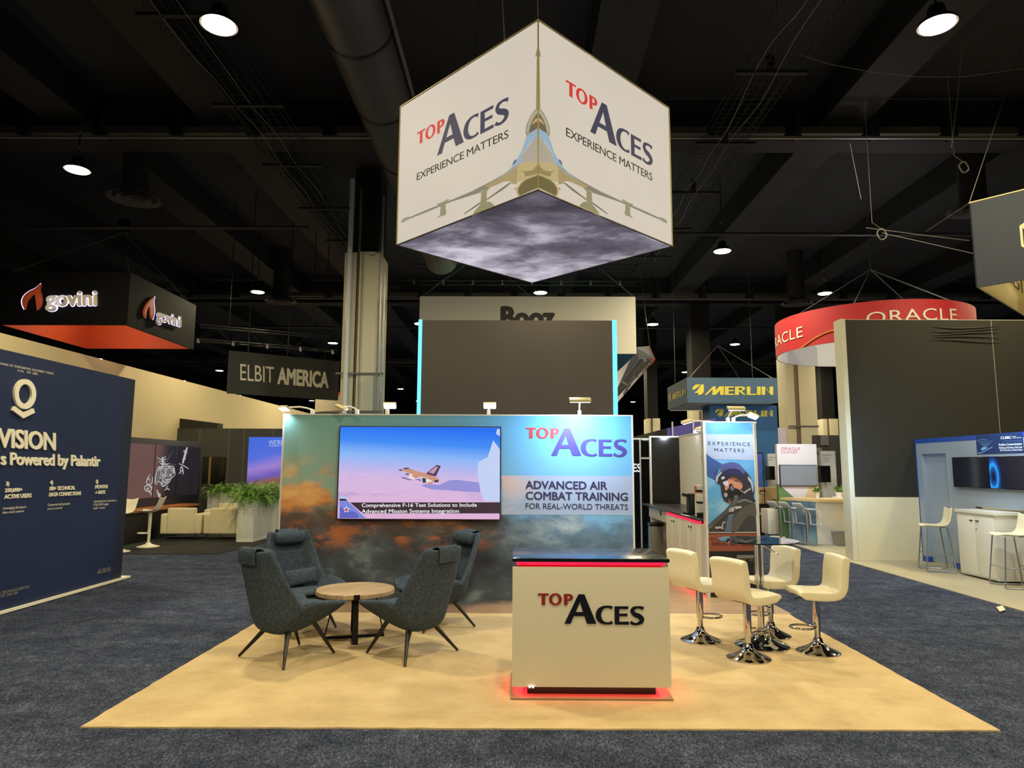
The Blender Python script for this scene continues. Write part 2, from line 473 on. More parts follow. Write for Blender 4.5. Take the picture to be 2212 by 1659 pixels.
word_mark(sw, P, (1136, 924), (1190.5, 984), (1354.5, 985), (1136, 924), mat('red_print', (214, 54, 72), 0.5), mat('indigo_print', (66, 62, 148), 0.5))
ptext(sw, P, 'ADVANCED AIR', (1135, 1055.5), (1312, 1057.5), (1135, 1038.5), NAVY, 0.028)
ptext(sw, P, 'COMBAT TRAINING', (1135.5, 1079), (1356.5, 1081.5), (1135.5, 1062), NAVY, 0.028)
ptext(sw, P, 'FOR REAL-WORLD THREATS', (1135.5, 1099), (1356.5, 1101.5), (1135.5, 1087), NAVY, 0.006)

# the big screen
tv = thing('wall_screen', 'big flat screen on the sky wall showing a jet over pink desert', 'tv', (-1.215, WY - 0.05, 1.13))
obj('bezel', MB().box((-2.24, WY - 0.065, 1.125), (-0.195, WY - 0.02, 2.29)), mat('black_plastic', (18, 18, 22), 0.35), tv, bev=0.006)
obj('wall_mount', MB().box((-1.6, WY - 0.02, 1.45), (-0.85, WY - 0.001, 1.95)), mat('black_plastic', (18, 18, 22), 0.35), tv)
def tv_pic(t):
    v = t.coord(); x, y, z = t.xyz(v)
    n = t.noise(t.coord((0.5, 1, 2.5)), 5, 7, 0.65); n2 = t.noise(t.coord((0.4, 1, 2.2), (4, 0, 0)), 2.4, 5)
    g = t.ramp(t.math('DIVIDE', t.math('ADD', z, t.math('MULTIPLY', x, 0.05)), 1.165), [(0.0, lin((226, 176, 214))), (0.42, lin((214, 186, 232))), (0.56, lin((176, 186, 244))), (0.66, lin((140, 186, 252))), (0.80, lin((66, 144, 250))), (0.98, lin((34, 112, 246)))])
    gr = t.math('MULTIPLY', t.smooth(z, 0.66, 0.5), t.smooth(n, 0.35, 0.7))
    g = t.mix(t.math('MULTIPLY', gr, 0.30), g, lin((238, 200, 220)))
    sh = t.math('MULTIPLY', t.math('MULTIPLY', t.smooth(n2, 0.56, 0.66), t.smooth(z, 0.64, 0.5)), 0.55)
    return t.mix(sh, g, lin((140, 136, 206)))
TY = WY - 0.0655
obj('screen', MB().box((-2.225, TY - 0.0015, 1.138), (-0.21, TY, 2.277)), shader('tv_picture', tv_pic, 0.2, emit=0.95, spec=0.5), tv)
TP = FY(TY - 0.0015)
def z4(*pts): return [(720 + x / 5.821, 905 + y / 5.821) for x, y in pts]
def G(name, c, k=0.95): return glow('lit_' + name, c, k)
L1, L2, L3, L4 = 0.0012, 0.0024, 0.0036, 0.0048
art(tv, TP, [z4((1100, 838), (1180, 815), (1330, 830), (1460, 770), (1540, 765), (1640, 775), (1830, 800), (1850, 925), (1640, 915), (1480, 900), (1230, 885))], G('shade', (150, 146, 218)), L1, 'desert_shadow')
art(tv, TP, [z4((1820, 545), (1940, 480), (2010, 270), (2095, 380), (2095, 1035), (1900, 1035), (1860, 930), (1815, 700)), z4((2060, 125), (2095, 125), (2095, 220), (2045, 185))], G('haze', (196, 212, 248)), L1, 'wing_glare')
art(tv, TP, [z4((210, 1050), (2098, 1048), (2098, 1188), (370, 1188))], G('caption', (58, 40, 52)), L2, 'caption_bar')
art(tv, TP, [z4((80, 975), (145, 975), (180, 1008), (80, 1002))], G('pale_corner', (176, 200, 240)), L3, 'caption_corner')
art(tv, TP, [z4((80, 1002), (150, 1003), (178, 1030), (80, 1030))], G('dark_corner', (38, 40, 60)), L3, 'caption_corner')
art(tv, TP, [z4((80, 1032), (180, 1032), (408, 1248), (80, 1248))], G('blue_corner', (120, 136, 220)), L3, 'caption_corner')
art(tv, TP, [z4((80, 1105), (120, 1112), (170, 1160), (260, 1165), (310, 1200), (325, 1248), (80, 1248))], G('deep_corner', (92, 100, 190)), L4, 'caption_corner')
def star(cx, cy, r): return [(cx + (r if i % 2 == 0 else r * 0.42) * math.sin(PI * i / 5), cy - (r if i % 2 == 0 else r * 0.42) * math.cos(PI * i / 5)) for i in range(10)]
art(tv, TP, [z4(*star(164, 1140, 46))], G('white', (250, 250, 255)), L4 + .001, 'star')
art(tv, TP, [z4(*star(164, 1141, 31))], G('red', (196, 44, 52)), L4 + .002, 'star')
ptext(tv, TP, 'Comprehensive F-16 Test Solutions to Include', z4((358, 1108))[0], z4((1805, 1103))[0], z4((358, 1062))[0], G('white', (250, 250, 255)), 0.01, lift=L4)
ptext(tv, TP, 'Advanced Mission Systems Integration', z4((356, 1184))[0], z4((1580, 1180))[0], z4((356, 1136))[0], G('white', (250, 250, 255)), 0.01, lift=L4)
# the jet on the screen
art(tv, TP, [z4((812, 640), (862, 632), (880, 626), (990, 632), (1040, 655), (1180, 685), (1290, 730), (1330, 760), (1325, 792), (1270, 795), (1200, 760), (1060, 720), (960, 690), (900, 660), (850, 655))], G('sand', (206, 150, 128)), L2, 'jet_body')
art(tv, TP, [z4((905, 672), (960, 690), (1090, 705), (1270, 790), (1190, 822), (1165, 800), (1120, 740), (1060, 730), (1000, 758), (940, 740), (960, 712))], G('pale_sand', (236, 226, 226)), L3, 'jet_belly')
art(tv, TP, [z4((985, 715), (1010, 685), (1110, 700), (1170, 735), (1090, 725), (1030, 745)), z4((1172, 800), (1230, 790), (1275, 770), (1245, 815), (1195, 820))], G('sand', (206, 150, 128)), L4, 'jet_camouflage')
art(tv, TP, [z4((1165, 690), (1188, 668), (1300, 578), (1352, 590), (1330, 640), (1290, 722), (1240, 712))], G('plum', (84, 58, 92)), L3, 'jet_fin')
art(tv, TP, [z4((1200, 672), (1292, 598), (1318, 602), (1262, 690))], G('mauve', (190, 156, 186)), L4, 'jet_fin_flash')
art(tv, TP, [z4((876, 630), (900, 612), (940, 615), (968, 630))], G('canopy', (60, 60, 84)), L3, 'jet_canopy')
art(tv, TP, [z4((812, 640), (850, 632), (862, 642), (850, 655)), z4((905, 680), (950, 690), (955, 706), (915, 700)), z4((1120, 740), (1165, 745), (1165, 802), (1122, 802)), z4((1268, 770), (1326, 765), (1322, 795), (1275, 798)), z4((860, 735), (880, 735), (990, 768), (975, 772), (870, 745)), z4((1040, 755), (1105, 765), (1100, 778), (1050, 765))], G('canopy', (60, 60, 84)), L4, 'jet_dark_parts')

# ------------------------------------------------------------------ clip-on display lamps
WHITE = mat('white_plastic', (232, 232, 230), 0.35)
def arm_lamp(label, foot, head, length=0.17, lit=True, aim=None, power=None, side=(1, 0, 0), facing=(0, 0.25, -1), color=COOL):
    """a flood lamp on a bent arm clamped to the top of a wall: foot = clamp, head = centre of the lamp head"""
    foot, head = Vector(foot), Vector(head)
    o = thing('display_lamp', label, 'lamp', foot, 0, 'clip-on lamps along the display walls')
    obj('clamp', MB().box(foot + Vector((-0.022, -0.03, -0.05)), foot + Vector((0.022, 0.03, 0.035))), WHITE, o, bev=0.006)
    mid = foot.lerp(head, 0.45) + Vector((0, 0, 0.05))
    obj('arm', MB().tube([foot + Vector((0, 0, 0.03)), foot.lerp(mid, 0.5) + Vector((0, 0, 0.02)), mid, head.lerp(mid, 0.3) + Vector((0, 0, 0.015)), head], 0.011, 8), WHITE, o)
    sd = Vector(side).normalized(); n = Vector(facing).normalized(); up = n.cross(sd).normalized()
    M = Matrix((sd, up, -n)).transposed().to_4x4(); M.translation = head
    h = length / 2
    hd = obj('lamp_head', MB().slab([(-h, -0.045, 0), (h, -0.045, 0), (h, 0.045, 0), (-h, 0.045, 0)], (0, 0, 0.03)).xf(M), mat('lamp_housing', (200, 190, 150), 0.3), o, bev=0.008)
    obj('lens', MB().slab([(-h + .01, -0.037, -0.006), (h - .01, -0.037, -0.006), (h - .01, 0.037, -0.006), (-h + .01, 0.037, -0.006)], (0, 0, 0.008)).xf(M),
        glow('lit_lens', (255, 250, 250), 14.0) if lit else mat('dead_lens', (210, 205, 180), 0.3), hd)
    if lit:
        lamp('lamp_light', 'AREA', head + n * 0.02, power or ARM_W, color, o, size=length * 0.9, size_y=0.07, aim=head + n)
    return o
def top(px, py, Y, dy=0.0): p = onY(px, py, Y); p.y += dy; return p
yt = WY + 0.05
arm_lamp('white clip-on lamp reaching out past the left end of the sky wall', (-2.62, yt, 2.47), onY(614, 884, WY - 0.05), 0.16, True, facing=(-0.35, -0.35, -0.9), side=(0.8, -0.5, 0), power=5)
arm_lamp('unlit bent clip-on lamp on the sky wall in front of the grey column', (-2.05, yt, 2.47), onY(738, 882, WY - 0.1), 0.15, False, facing=(0.3, 0.1, -1), side=(0.85, -0.3, -0.35))
arm_lamp('bright clip-on lamp standing on the sky wall right beside the column', (-1.66, yt, 2.47), onY(842, 877, WY + 0.3), 0.17, True, facing=(0, -0.75, -0.55), power=9)
arm_lamp('bright clip-on lamp on the sky wall in front of the large dark screen back', (-0.36, yt, 2.47), onY(1058, 877, WY + 0.3), 0.17, True, facing=(0.1, -0.75, -0.55), power=9)
arm_lamp('clip-on lamp with beige head over the red and blue name on the sky wall', (0.80, yt, 2.47), onY(1253, 866, WY - 0.55), 0.26, True, facing=(0, 0.55, -1), power=30)

# ------------------------------------------------------------------ reception counter
CW = mat('counter_white', (214, 208, 188), 0.45, var=0.02, scale=2)
BLK = mat('black_laminate', (22, 22, 25), 0.18, spec=0.5)
REDLED = glow('red_light_strip', (250, 28, 66), 1.7, base=(255, 60, 80))
cy = 5.53
ct = thing('reception_counter', 'white reception counter with black top and red light lines, standing on tan carpet', 'counter', (0.59, 5.9, 0))
obj('carcass', MB().box((0.02, cy + 0.05, 0.09), (1.165, 6.15, 0.985)), CW, ct, bev=0.004)
obj('front_panel', MB().box((-0.03, cy, 0.085), (1.208, cy + 0.035, 0.995)), CW, ct, bev=0.006)
obj('worktop', MB().box((-0.03, cy - 0.012, 1.035), (1.212, 6.22, 1.062)), BLK, ct, bev=0.003)
obj('top_spacer', MB().box((0.02, cy + 0.075, 0.985), (1.165, 6.13, 1.035)), mat('red_acrylic', (190, 60, 70), 0.3), ct)
obj('light_strip', MB().box((0.0, cy + 0.042, 1.006), (1.185, cy + 0.070, 1.026)), REDLED, ct)
obj('plinth', MB().box((0.09, cy + 0.08, 0.012), (1.10, 6.05, 0.09)), BLK, ct)
obj('base_plate', MB().box((-0.04, cy - 0.03, 0.0), (1.215, 6.18, 0.012)), mat('plate_tan', (140, 118, 90), 0.6), ct, bev=0.003)
obj('under_light_strip', MB().box((0.02, cy + 0.045, 0.075), (0.075, 6.1, 0.088)).box((1.112, cy + 0.045, 0.075), (1.165, 6.1, 0.088)).box((0.075, cy + 0.045, 0.078), (1.112, cy + 0.062, 0.088)), glow('red_under_light', (255, 30, 60), 15.0), ct)
for sx in (0.10, 0.125):
    obj('indicator_lamp', MB().box((sx, cy - 0.012, 0.082), (sx + 0.014, cy, 0.094)), glow('white_indicator', (255, 220, 220), 4), ct)
CP = FY(cy)
word_mark(ct, CP, (1162, 1282), (1225, 1347), (1392.5, 1349), (1162, 1282), mat('red_letter', (142, 34, 28), 0.4), mat('black_letter', (18, 18, 30), 0.3), 0.008, 0.007)

# ------------------------------------------------------------------ the hanging cube
CZ, CH = 4.55, 1.85
cc = Vector((0.215, 8.295, 0)); hd_ = 1.735
KF, KR, KB, KL = cc + Vector((-0.008, -hd_, 0)), cc + Vector((hd_, 0.01, 0)), cc + Vector((0.008, hd_, 0)), cc + Vector((-hd_, -0.01, 0))
cube = thing('hanging_sign', 'huge backlit cream box sign with jet picture, hanging above the tan carpet', 'sign', (cc.x, cc.y, CZ))
def cream_face(t):
    n = t.noise(t.coord(), 0.9, 2); x, y, z = t.xyz(t.coord())
    return t.mix(n, lin((212, 200, 184)), lin((220, 208, 192)))
CREAM = shader('backlit_cream', cream_face, 0.6, emit=0.92, spec=0.05)
GOLD = mat('gold_profile', (150, 136, 84), 0.5, 0.3)
up = Vector((0, 0, CH))
for a, b in ((KL, KF), (KF, KR), (KR, KB), (KB, KL)):
    d = (b - a).normalized(); n = Vector((d.y, -d.x, 0))
    lo = Vector((0, 0, CZ + 0.012))
    obj('lit_face', MB().slab([a + d * 0.012 + lo, b - d * 0.012 + lo, b - d * 0.012 + lo + up * 0.985, a + d * 0.012 + lo + up * 0.985], -n * 0.03), CREAM, cube)
fr = MB()
for a in (KF, KR, KB, KL):
    fr.tube([a + Vector((0, 0, CZ)), a + Vector((0, 0, CZ + CH))], 0.009, 6)
    b = {0: KR, 1: KB, 2: KL, 3: KF}[[KF, KR, KB, KL].index(a)]
    fr.tube([a + Vector((0, 0, CZ + CH)), b + Vector((0, 0, CZ + CH))], 0.007, 6)
obj('corner_profile', fr, GOLD, cube)
fr = MB()
for a, b in ((KF, KR), (KR, KB), (KB, KL), (KL, KF)):
    fr.tube([a + Vector((0, 0, CZ)), b + Vector((0, 0, CZ))], 0.010, 6)
obj('lower_profile', fr, mat('bronze_profile', (70, 62, 44), 0.4, 0.4), cube)
def storm(t):
    v = t.coord((0.75, 0.95, 1)); r = t.add('ShaderNodeVectorRotate', rotation_type='Z_AXIS'); r.inputs['Angle'].default_value = 0.15
    t.l.new(v, r.inputs[0]); v = r.outputs[0]
    n1 = t.noise(v, 1.25, 10, 0.58, 0.35); n2 = t.noise(v, 3.4, 8, 0.6, 0.5)
    x, y, z = t.xyz(t.coord())
    f = t.math('ADD', t.math('ADD', t.math('MULTIPLY', n1, 0.95), t.math('MULTIPLY', n2, 0.35)), t.math('ADD', t.math('MULTIPLY', y, 0.085), t.math('MULTIPLY', x, -0.04)))
    return t.ramp(f, [(0.46, lin((70, 66, 76))), (0.60, lin((106, 100, 114))), (0.70, lin((156, 150, 164))), (0.86, lin((216, 210, 224)))])
obj('cloud_underside', MB().slab([p + Vector((0, 0, CZ)) for p in (KF + Vector((0, .02, 0)), KR - Vector((.02, 0, 0)), KB - Vector((0, .02, 0)), KL + Vector((.02, 0, 0)))], (0, 0, 0.02)), shader('storm_print', storm, 0.6, emit=0.95, spec=0.05), cube)
dL = (KF - KL).normalized(); dR = (KR - KF).normalized()
PL = Plane(KL, (dL.y, -dL.x, 0)); PR = Plane(KF, (dR.y, -dR.x, 0))
R_, B_, K_ = glow('lit_logo_red', (214, 52, 50), 0.9), glow('lit_logo_navy', (58, 58, 82), 0.9), glow('lit_logo_black', (48, 40, 38), 0.9)
word_mark(cube, PL, (901, 287), (950.3, 333.5), (1099.5, 250), (901, 287), R_, B_)
word_mark(cube, PR, (1222, 171.5), (1279.5, 287), (1410, 333), (1222, 171.5), R_, B_)
ptext(cube, PL, 'EXPERIENCE MATTERS', (900.5, 390), (1098.5, 297), (900.5, 375), K_, 0.004, 0.95)
ptext(cube, PR, 'EXPERIENCE MATTERS', (1222.7, 293.3), (1409, 391), (1222.7, 275), K_, 0.004, 0.95)
def j2(*p): return [(1000 + x / 5.184, 220 + y / 5.184) for x, y in p]
def jet(*shapes):
    """shapes: (name, colour, layer, outline) drawn on the left face, mirrored about the corner onto the right one"""
    for nm, c, lay, pts in shapes:
        m_ = glow('lit_' + nm, c, 0.9, var=0.10)
        L = [PL.at(*p, 0.004 + 0.0015 * lay) for p in j2(*pts)]
        obj(nm, MB().flat([L]), m_, cube, smooth=False)
        r = []
        for q in L:
            s = (KF - q).dot(dL)
            r.append(KF + dR * s + Vector((0, 0, q.z)) - Vector((0, 0, KF.z)) + PR.n * (0.004 + 0.0015 * lay))
        obj(nm, MB().flat([r]), m_, cube, smooth=False)
E5 = 838
jet(('jet_boom', (150, 138, 100), 0, [(E5, -600), (826, -460), (822, -240), (818, 80), (E5, 80)]),
    ('jet_probe_head', (140, 138, 120), 1, [(E5, -620), (E5 - 18, -560), (E5 - 28, -500), (E5 - 14, -508), (E5, -520)]),
    ('jet_canopy', (150, 146, 118), 0, [(E5, 70), (815, 80), (780, 120), (740, 190), (708, 270), (700, 350), (712, 385), (760, 360), (E5, 300)]),
    ('jet_canopy_frame', (176, 172, 150), 1, [(E5, 84), (800, 112), (765, 165), (735, 230), (716, 310), (722, 350), (742, 345), (752, 270), (780, 190), (815, 135), (E5, 118)]),
    ('jet_cockpit', (108, 100, 72), 2, [(E5, 130), (800, 175), (765, 235), (735, 345), (790, 325), (E5, 292)]),
    ('jet_pilot', (196, 160, 118), 3, [(E5, 175), (805, 195), (775, 240), (770, 262), (810, 230), (E5, 215)]),
    ('jet_nose_top', (150, 178, 198), 1, [(E5, 292), (790, 322), (716, 382), (690, 450), (655, 560), (600, 650), (560, 690), (545, 730), (470, 800), (360, 880), (500, 815), (600, 745), (640, 690), (680, 560), (760, 450), (E5, 385)]),
    ('jet_nose_belly', (176, 166, 150), 2, [(E5, 385), (790, 425), (730, 500), (680, 570), (650, 650), (640, 690), (740, 680), (E5, 665)]),
    ('jet_inlet_shadow', (92, 100, 118), 3, [(600, 640), (570, 660), (552, 705), (570, 700), (596, 668)]),
    ('jet_chin', (190, 172, 120), 2, [(E5, 665), (740, 682), (640, 690), (600, 740), (610, 790), (600, 850), (620, 905), (700, 860), (780, 830), (E5, 805)]),
    ('jet_chin_shade', (150, 130, 84), 3, [(E5, 700), (780, 765), (700, 780), (640, 770), (690, 795), (690, 835), (760, 825), (E5, 800)]),
    ('jet_intake_rim', (178, 166, 118), 3, [(E5, 805), (760, 832), (690, 862), (640, 910), (605, 960), (598, 1010), (620, 1062), (E5, 968)]),
    ('jet_intake', (110, 98, 60), 4, [(E5, 822), (770, 848), (700, 878), (652, 918), (622, 965), (616, 1010), (636, 1050), (E5, 960)]),
    ('jet_wing_root', (170, 150, 104), 1, [(640, 690), (560, 735), (480, 800), (360, 880), (240, 945), (290, 965), (420, 905), (490, 888), (530, 890), (545, 915), (605, 925), (610, 790), (605, 740)]),
    ('jet_wing', (132, 128, 112), 0, [(560, 735), (470, 800), (340, 878), (100, 1000), (-120, 1095), (-420, 1215), (-660, 1320), (-652, 1332), (-400, 1232), (-130, 1118), (150, 1030), (300, 960), (440, 900)]),
    ('jet_wing_tip', (150, 148, 128), 1, [(-600, 1285), (-655, 1298), (-690, 1330), (-694, 1350), (-672, 1352), (-620, 1322), (-585, 1298)]),
    ('jet_pylon', (150, 140, 104), 1, [(205, 1010), (150, 1030), (205, 1018), (200, 1100), (190, 1140), (215, 1160), (265, 1135), (268, 1000), (310, 955), (270, 975)]),
    ('jet_tank', (146, 142, 104), 2, [(100, 1285), (130, 1225), (180, 1165), (240, 1120), (300, 1118), (335, 1140), (352, 1172)]),
    ('jet_strake', (118, 112, 92), 0, [(545, 905), (440, 990), (330, 1060), (265, 1105), (270, 1085), (400, 990), (520, 905)]),
    ('jet_lance', (112, 104, 88), 1, [(205, 1135), (100, 1205), (10, 1262), (18, 1245), (110, 1180), (190, 1125)]),
    ('jet_outer_pylon', (150, 142, 112), 1, [(-290, 1140), (-245, 1130), (-160, 1085), (-155, 1100), (-195, 1125), (-195, 1200), (-185, 1240), (-200, 1272), (-235, 1275), (-290, 1305), (-255, 1262), (-250, 1150), (-285, 1155)]),
    ('jet_lamp', (226, 96, 60), 3, [(582, 962), (598, 955), (596, 985), (580, 988)]))
wr = thing('suspension_wire', 'thin steel wires holding the cream cube sign from the roof', 'wire', (cc.x, cc.y, CZ + CH))
for p, q in ((KF, (0.18, 6.7, 9.2)), (KF + dL * -0.5, (-0.3, 6.9, 9.2)), (KL.lerp(KB, 0.5), (-0.6, 9.6, 9.2)), (KR.lerp(KB, 0.5), (1.1, 9.6, 9.2))):
    obj('wire', MB().tube([p + Vector((0, 0.06, CZ + CH)), q], 0.006, 5), mat('steel_wire', (120, 120, 122), 0.4, 0.8), wr)
obj('shackle', MB().tube([KF + Vector((0, .06, CZ + CH)), KF + Vector((-0.02, .07, CZ + CH + .09)), KF + Vector((0, .08, CZ + CH + .14))], 0.014, 8), mat('black_metal', (24, 24, 26), 0.4, 0.6), wr)

# ------------------------------------------------------------------ lounge chairs
def tweed(t):
    a = t.noise(t.coord(), 230, 3, 0.7); b = t.noise(t.coord(), 40, 3, 0.6)
    return t.ramp(t.math('ADD', t.math('MULTIPLY', a, 0.7), t.math('MULTIPLY', b, 0.3)), [(0.33, lin((34, 42, 52))), (0.52, lin((66, 78, 92))), (0.72, lin((110, 124, 140)))])
TWEED = shader('grey_tweed', tweed, 0.95, spec=0.1)
t = NT(TWEED); bn = t.add('ShaderNodeBump'); bn.inputs['Strength'].default_value = 0.5; bn.inputs['Distance'].default_value = 0.003
t.l.new(t.noise(t.coord(), 260, 2), bn.inputs['Height']); t.l.new(bn.outputs[0], t.n['Principled BSDF'].inputs['Normal'])
DKLEG = mat('black_wood_leg', (26, 22, 20), 0.4)
def shell_rows(n=17):
    # station: centre (y, z), inward normal angle (deg, 90 = up, 0 = forward), half width, arm reach along the normal, flat share
    st = [(0.385, 0.405, 90, 0.365, 0.09), (0.23, 0.375, 90, 0.38, 0.14), (0.05, 0.345, 88, 0.38, 0.19), (-0.13, 0.318, 80, 0.37, 0.23),
          (-0.245, 0.325, 50, 0.365, 0.235), (-0.305, 0.42, 22, 0.36, 0.215), (-0.345, 0.55, 15, 0.345, 0.165), (-0.385, 0.70, 14, 0.322, 0.12),
          (-0.425, 0.85, 14, 0.296, 0.09), (-0.455, 0.965, 14, 0.272, 0.07), (-0.468, 1.015, 14, 0.25, 0.058)]
    rows = []
    for i, (y, z, an, hw, lip) in enumerate(st):
        dip = (0.02, 0.055, 0.075, 0.07, 0.05, 0.02, 0.01, 0.01, 0.008, 0.005, 0.0)[i]
        nv = Vector((0, math.cos(math.radians(an)), math.sin(math.radians(an)))); r = []
        for k in range(n):
            u = 2 * k / (n - 1) - 1
            e = max(0, (abs(u) - 0.30) / 0.70)
            r.append(Vector((u * hw * (1 - 0.04 * e), y, z)) + nv * (lip * e ** 1.35 - dip * (1 - u * u)))
        rows.append(r)
    return rows
def lounge_chair(label, loc, face):
    rz = math.atan2(-face[0], face[1])
    o = thing('lounge_chair', label, 'lounge chair', (*loc, 0), rz, 'grey lounge chairs round the coffee table')
    obj('shell', MB().grid(shell_rows()), TWEED, o, local=True, sub=2, solid=0.058)
    rows = []
    for y, hw, z, th in ((0.425, 0.20, 0.425, 0.02), (0.415, 0.25, 0.435, 0.045), (0.25, 0.275, 0.425, 0.065), (0.02, 0.27, 0.40, 0.07), (-0.2, 0.245, 0.385, 0.05), (-0.225, 0.21, 0.385, 0.02)):
        rows.append([Vector((hw * math.copysign(abs(math.cos(a)) ** 0.45, math.cos(a)), y, z + th * math.copysign(abs(math.sin(a)) ** 0.8, math.sin(a)) * 0.5)) for a in [2 * PI * k / 16 for k in range(16)]])
    mb = MB().grid(rows, True); nn = len(mb.v)
    mb.f += [tuple(range(15, -1, -1)), tuple(range(nn - 16, nn))]
    obj('seat_cushion', mb, TWEED, o, local=True, sub=1)
    # head roll in front, its counterweight flap behind, a strap over the top edge
    pts = [(-0.18, 0.052), (-0.168, 0.068), (-0.11, 0.078), (0, 0.08), (0.11, 0.078), (0.168, 0.068), (0.18, 0.052)]
    hr = obj('headrest', MB().tube([(x, -0.362, 0.955) for x, r in pts], [r for x, r in pts], 16), TWEED, o, local=True, sub=1)
    obj('headrest_flap', MB().grid([[Vector((x, y, z)) for x in (-0.125, -0.121, -0.06, 0, 0.06, 0.121, 0.125)] for y, z in ((-0.40, 1.015), (-0.43, 1.036), (-0.465, 1.044), (-0.492, 1.036), (-0.505, 1.01), (-0.504, 0.97), (-0.498, 0.93), (-0.494, 0.90), (-0.493, 0.895))]), TWEED, hr, local=True, sub=1, solid=0.014)
    for fx, fy, tx, ty, tz in ((-0.345, -0.305, -0.16, -0.14, 0.275), (0.345, -0.305, 0.16, -0.14, 0.275), (-0.268, 0.31, -0.17, 0.13, 0.32), (0.268, 0.31, 0.17, 0.13, 0.32)):
        obj('leg', MB().tube([(tx, ty, tz), (fx, fy, 0.010)], [0.024, 0.012], 12), DKLEG, o, local=True)
    return o
C1 = lounge_chair('grey tweed lounge chair seen from behind, nearest the left carpet edge', (-2.14, 6.67), (0.59, 0.81))
def chair_copy(label, loc, face):
    return dup(C1, (*loc, 0), math.atan2(-face[0], face[1]), label)
chair_copy('grey tweed lounge chair seen from behind, between round wood table and white counter', (-1.02, 6.80), (-0.788, 0.616))
chair_copy('grey tweed lounge chair facing the viewer behind the round wood table', (-2.40, 7.84), (0.68, -0.73))
chair_copy('grey tweed lounge chair side-on by the sky wall, half behind another chair', (-0.91, 7.97), (-0.80, -0.60))
def pillow(label, loc, face, dx=0.0):
    rz = math.atan2(-face[0], face[1])
    M = Matrix.Translation((*loc, 0)) @ Matrix.Rotation(rz, 4, 'Z') @ Matrix.Translation((dx, -0.15, 0.525)) @ Matrix.Rotation(math.radians(18), 4, 'X') @ Matrix.Rotation(0.06, 4, 'Y')
    rows = []
    for i in range(13):
        a = -0.19 + 0.38 * i / 12; e = 1 - (abs(a) / 0.19) ** 4
        rows.append([Vector((a, 0.055 * max(e, 0.06) ** 0.6 * math.sin(q), 0.095 * (1 - 0.06 * e) * math.copysign(abs(math.cos(q)) ** 0.7, math.cos(q)))) for q in [2 * PI * k / 18 for k in range(18)]])
    mb = MB().grid(rows, True); n = len(mb.v); mb.f += [tuple(range(17, -1, -1)), tuple(range(n - 18, n))]
    return tag(obj('lumbar_pillow', mb.xf(M), TWEED, sub=1), label, 'pillow', 'small grey pillows on lounge chairs')
pillow('small grey pillow on the lounge chair that faces the viewer', (-2.40, 7.84), (0.68, -0.73), -0.06)
pillow('small grey pillow on the lounge chair side-on by the sky wall', (-0.91, 7.97), (-0.80, -0.60))

# ------------------------------------------------------------------ coffee table
def oak(t):
    g = t.noise(t.coord((1.6, 14, 3)), 2.5, 6, 0.6, 0.6); p = t.noise(t.coord((0.6, 9, 1)), 1.0, 0)
    return t.mix(t.math('MULTIPLY', p, 0.4), t.ramp(g, [(0.3, lin((146, 124, 96))), (0.5, lin((184, 162, 130))), (0.75, lin((204, 184, 154)))]), lin((128, 106, 78)))
OAK = shader('light_oak', oak, 0.5)
tb = thing('coffee_table', 'round light-wood coffee table on black crossed legs between the grey chairs', 'coffee table', (-1.70, 7.40, 0), 0.75)
obj('tabletop', MB().lathe([(0, 0.455), (0.405, 0.455), (0.41, 0.46), (0.41, 0.495), (0.405, 0.5), (0, 0.5)], (0, 0, 0), 64), OAK, tb, local=True)
BM = mat('black_metal', (24, 24, 26), 0.4, 0.6)
for k in range(4):
    a = PI / 4 + k * PI / 2 + 0.3; c, s = math.cos(a), math.sin(a); n = Vector((-s, c, 0)) * 0.028
    ft, tp, w_ = Vector((0.30 * c, 0.30 * s, 0)), Vector((0.20 * c, 0.20 * s, 0.452)), Vector((c, s, 0)) * 0.012
    lg = obj('leg', MB().slab([ft - n, ft + n, tp + n, tp - n], w_), BM, tb, local=True)
    obj('edge_clip', MB().box((-0.03, -0.004, 0.453), (0.03, 0.012, 0.502)).xf(Matrix.Rotation(a - PI / 2, 4, 'Z') @ Matrix.Translation((0, 0.402, 0))), BM, lg, local=True)
obj('cross_base', MB().box((-0.30, -0.022, 0), (0.30, 0.022, 0.022)).box((-0.022, -0.30, 0), (0.022, 0.30, 0.022)).xf(Matrix.Rotation(PI / 4 + 0.3, 4, 'Z')), BM, tb, local=True)

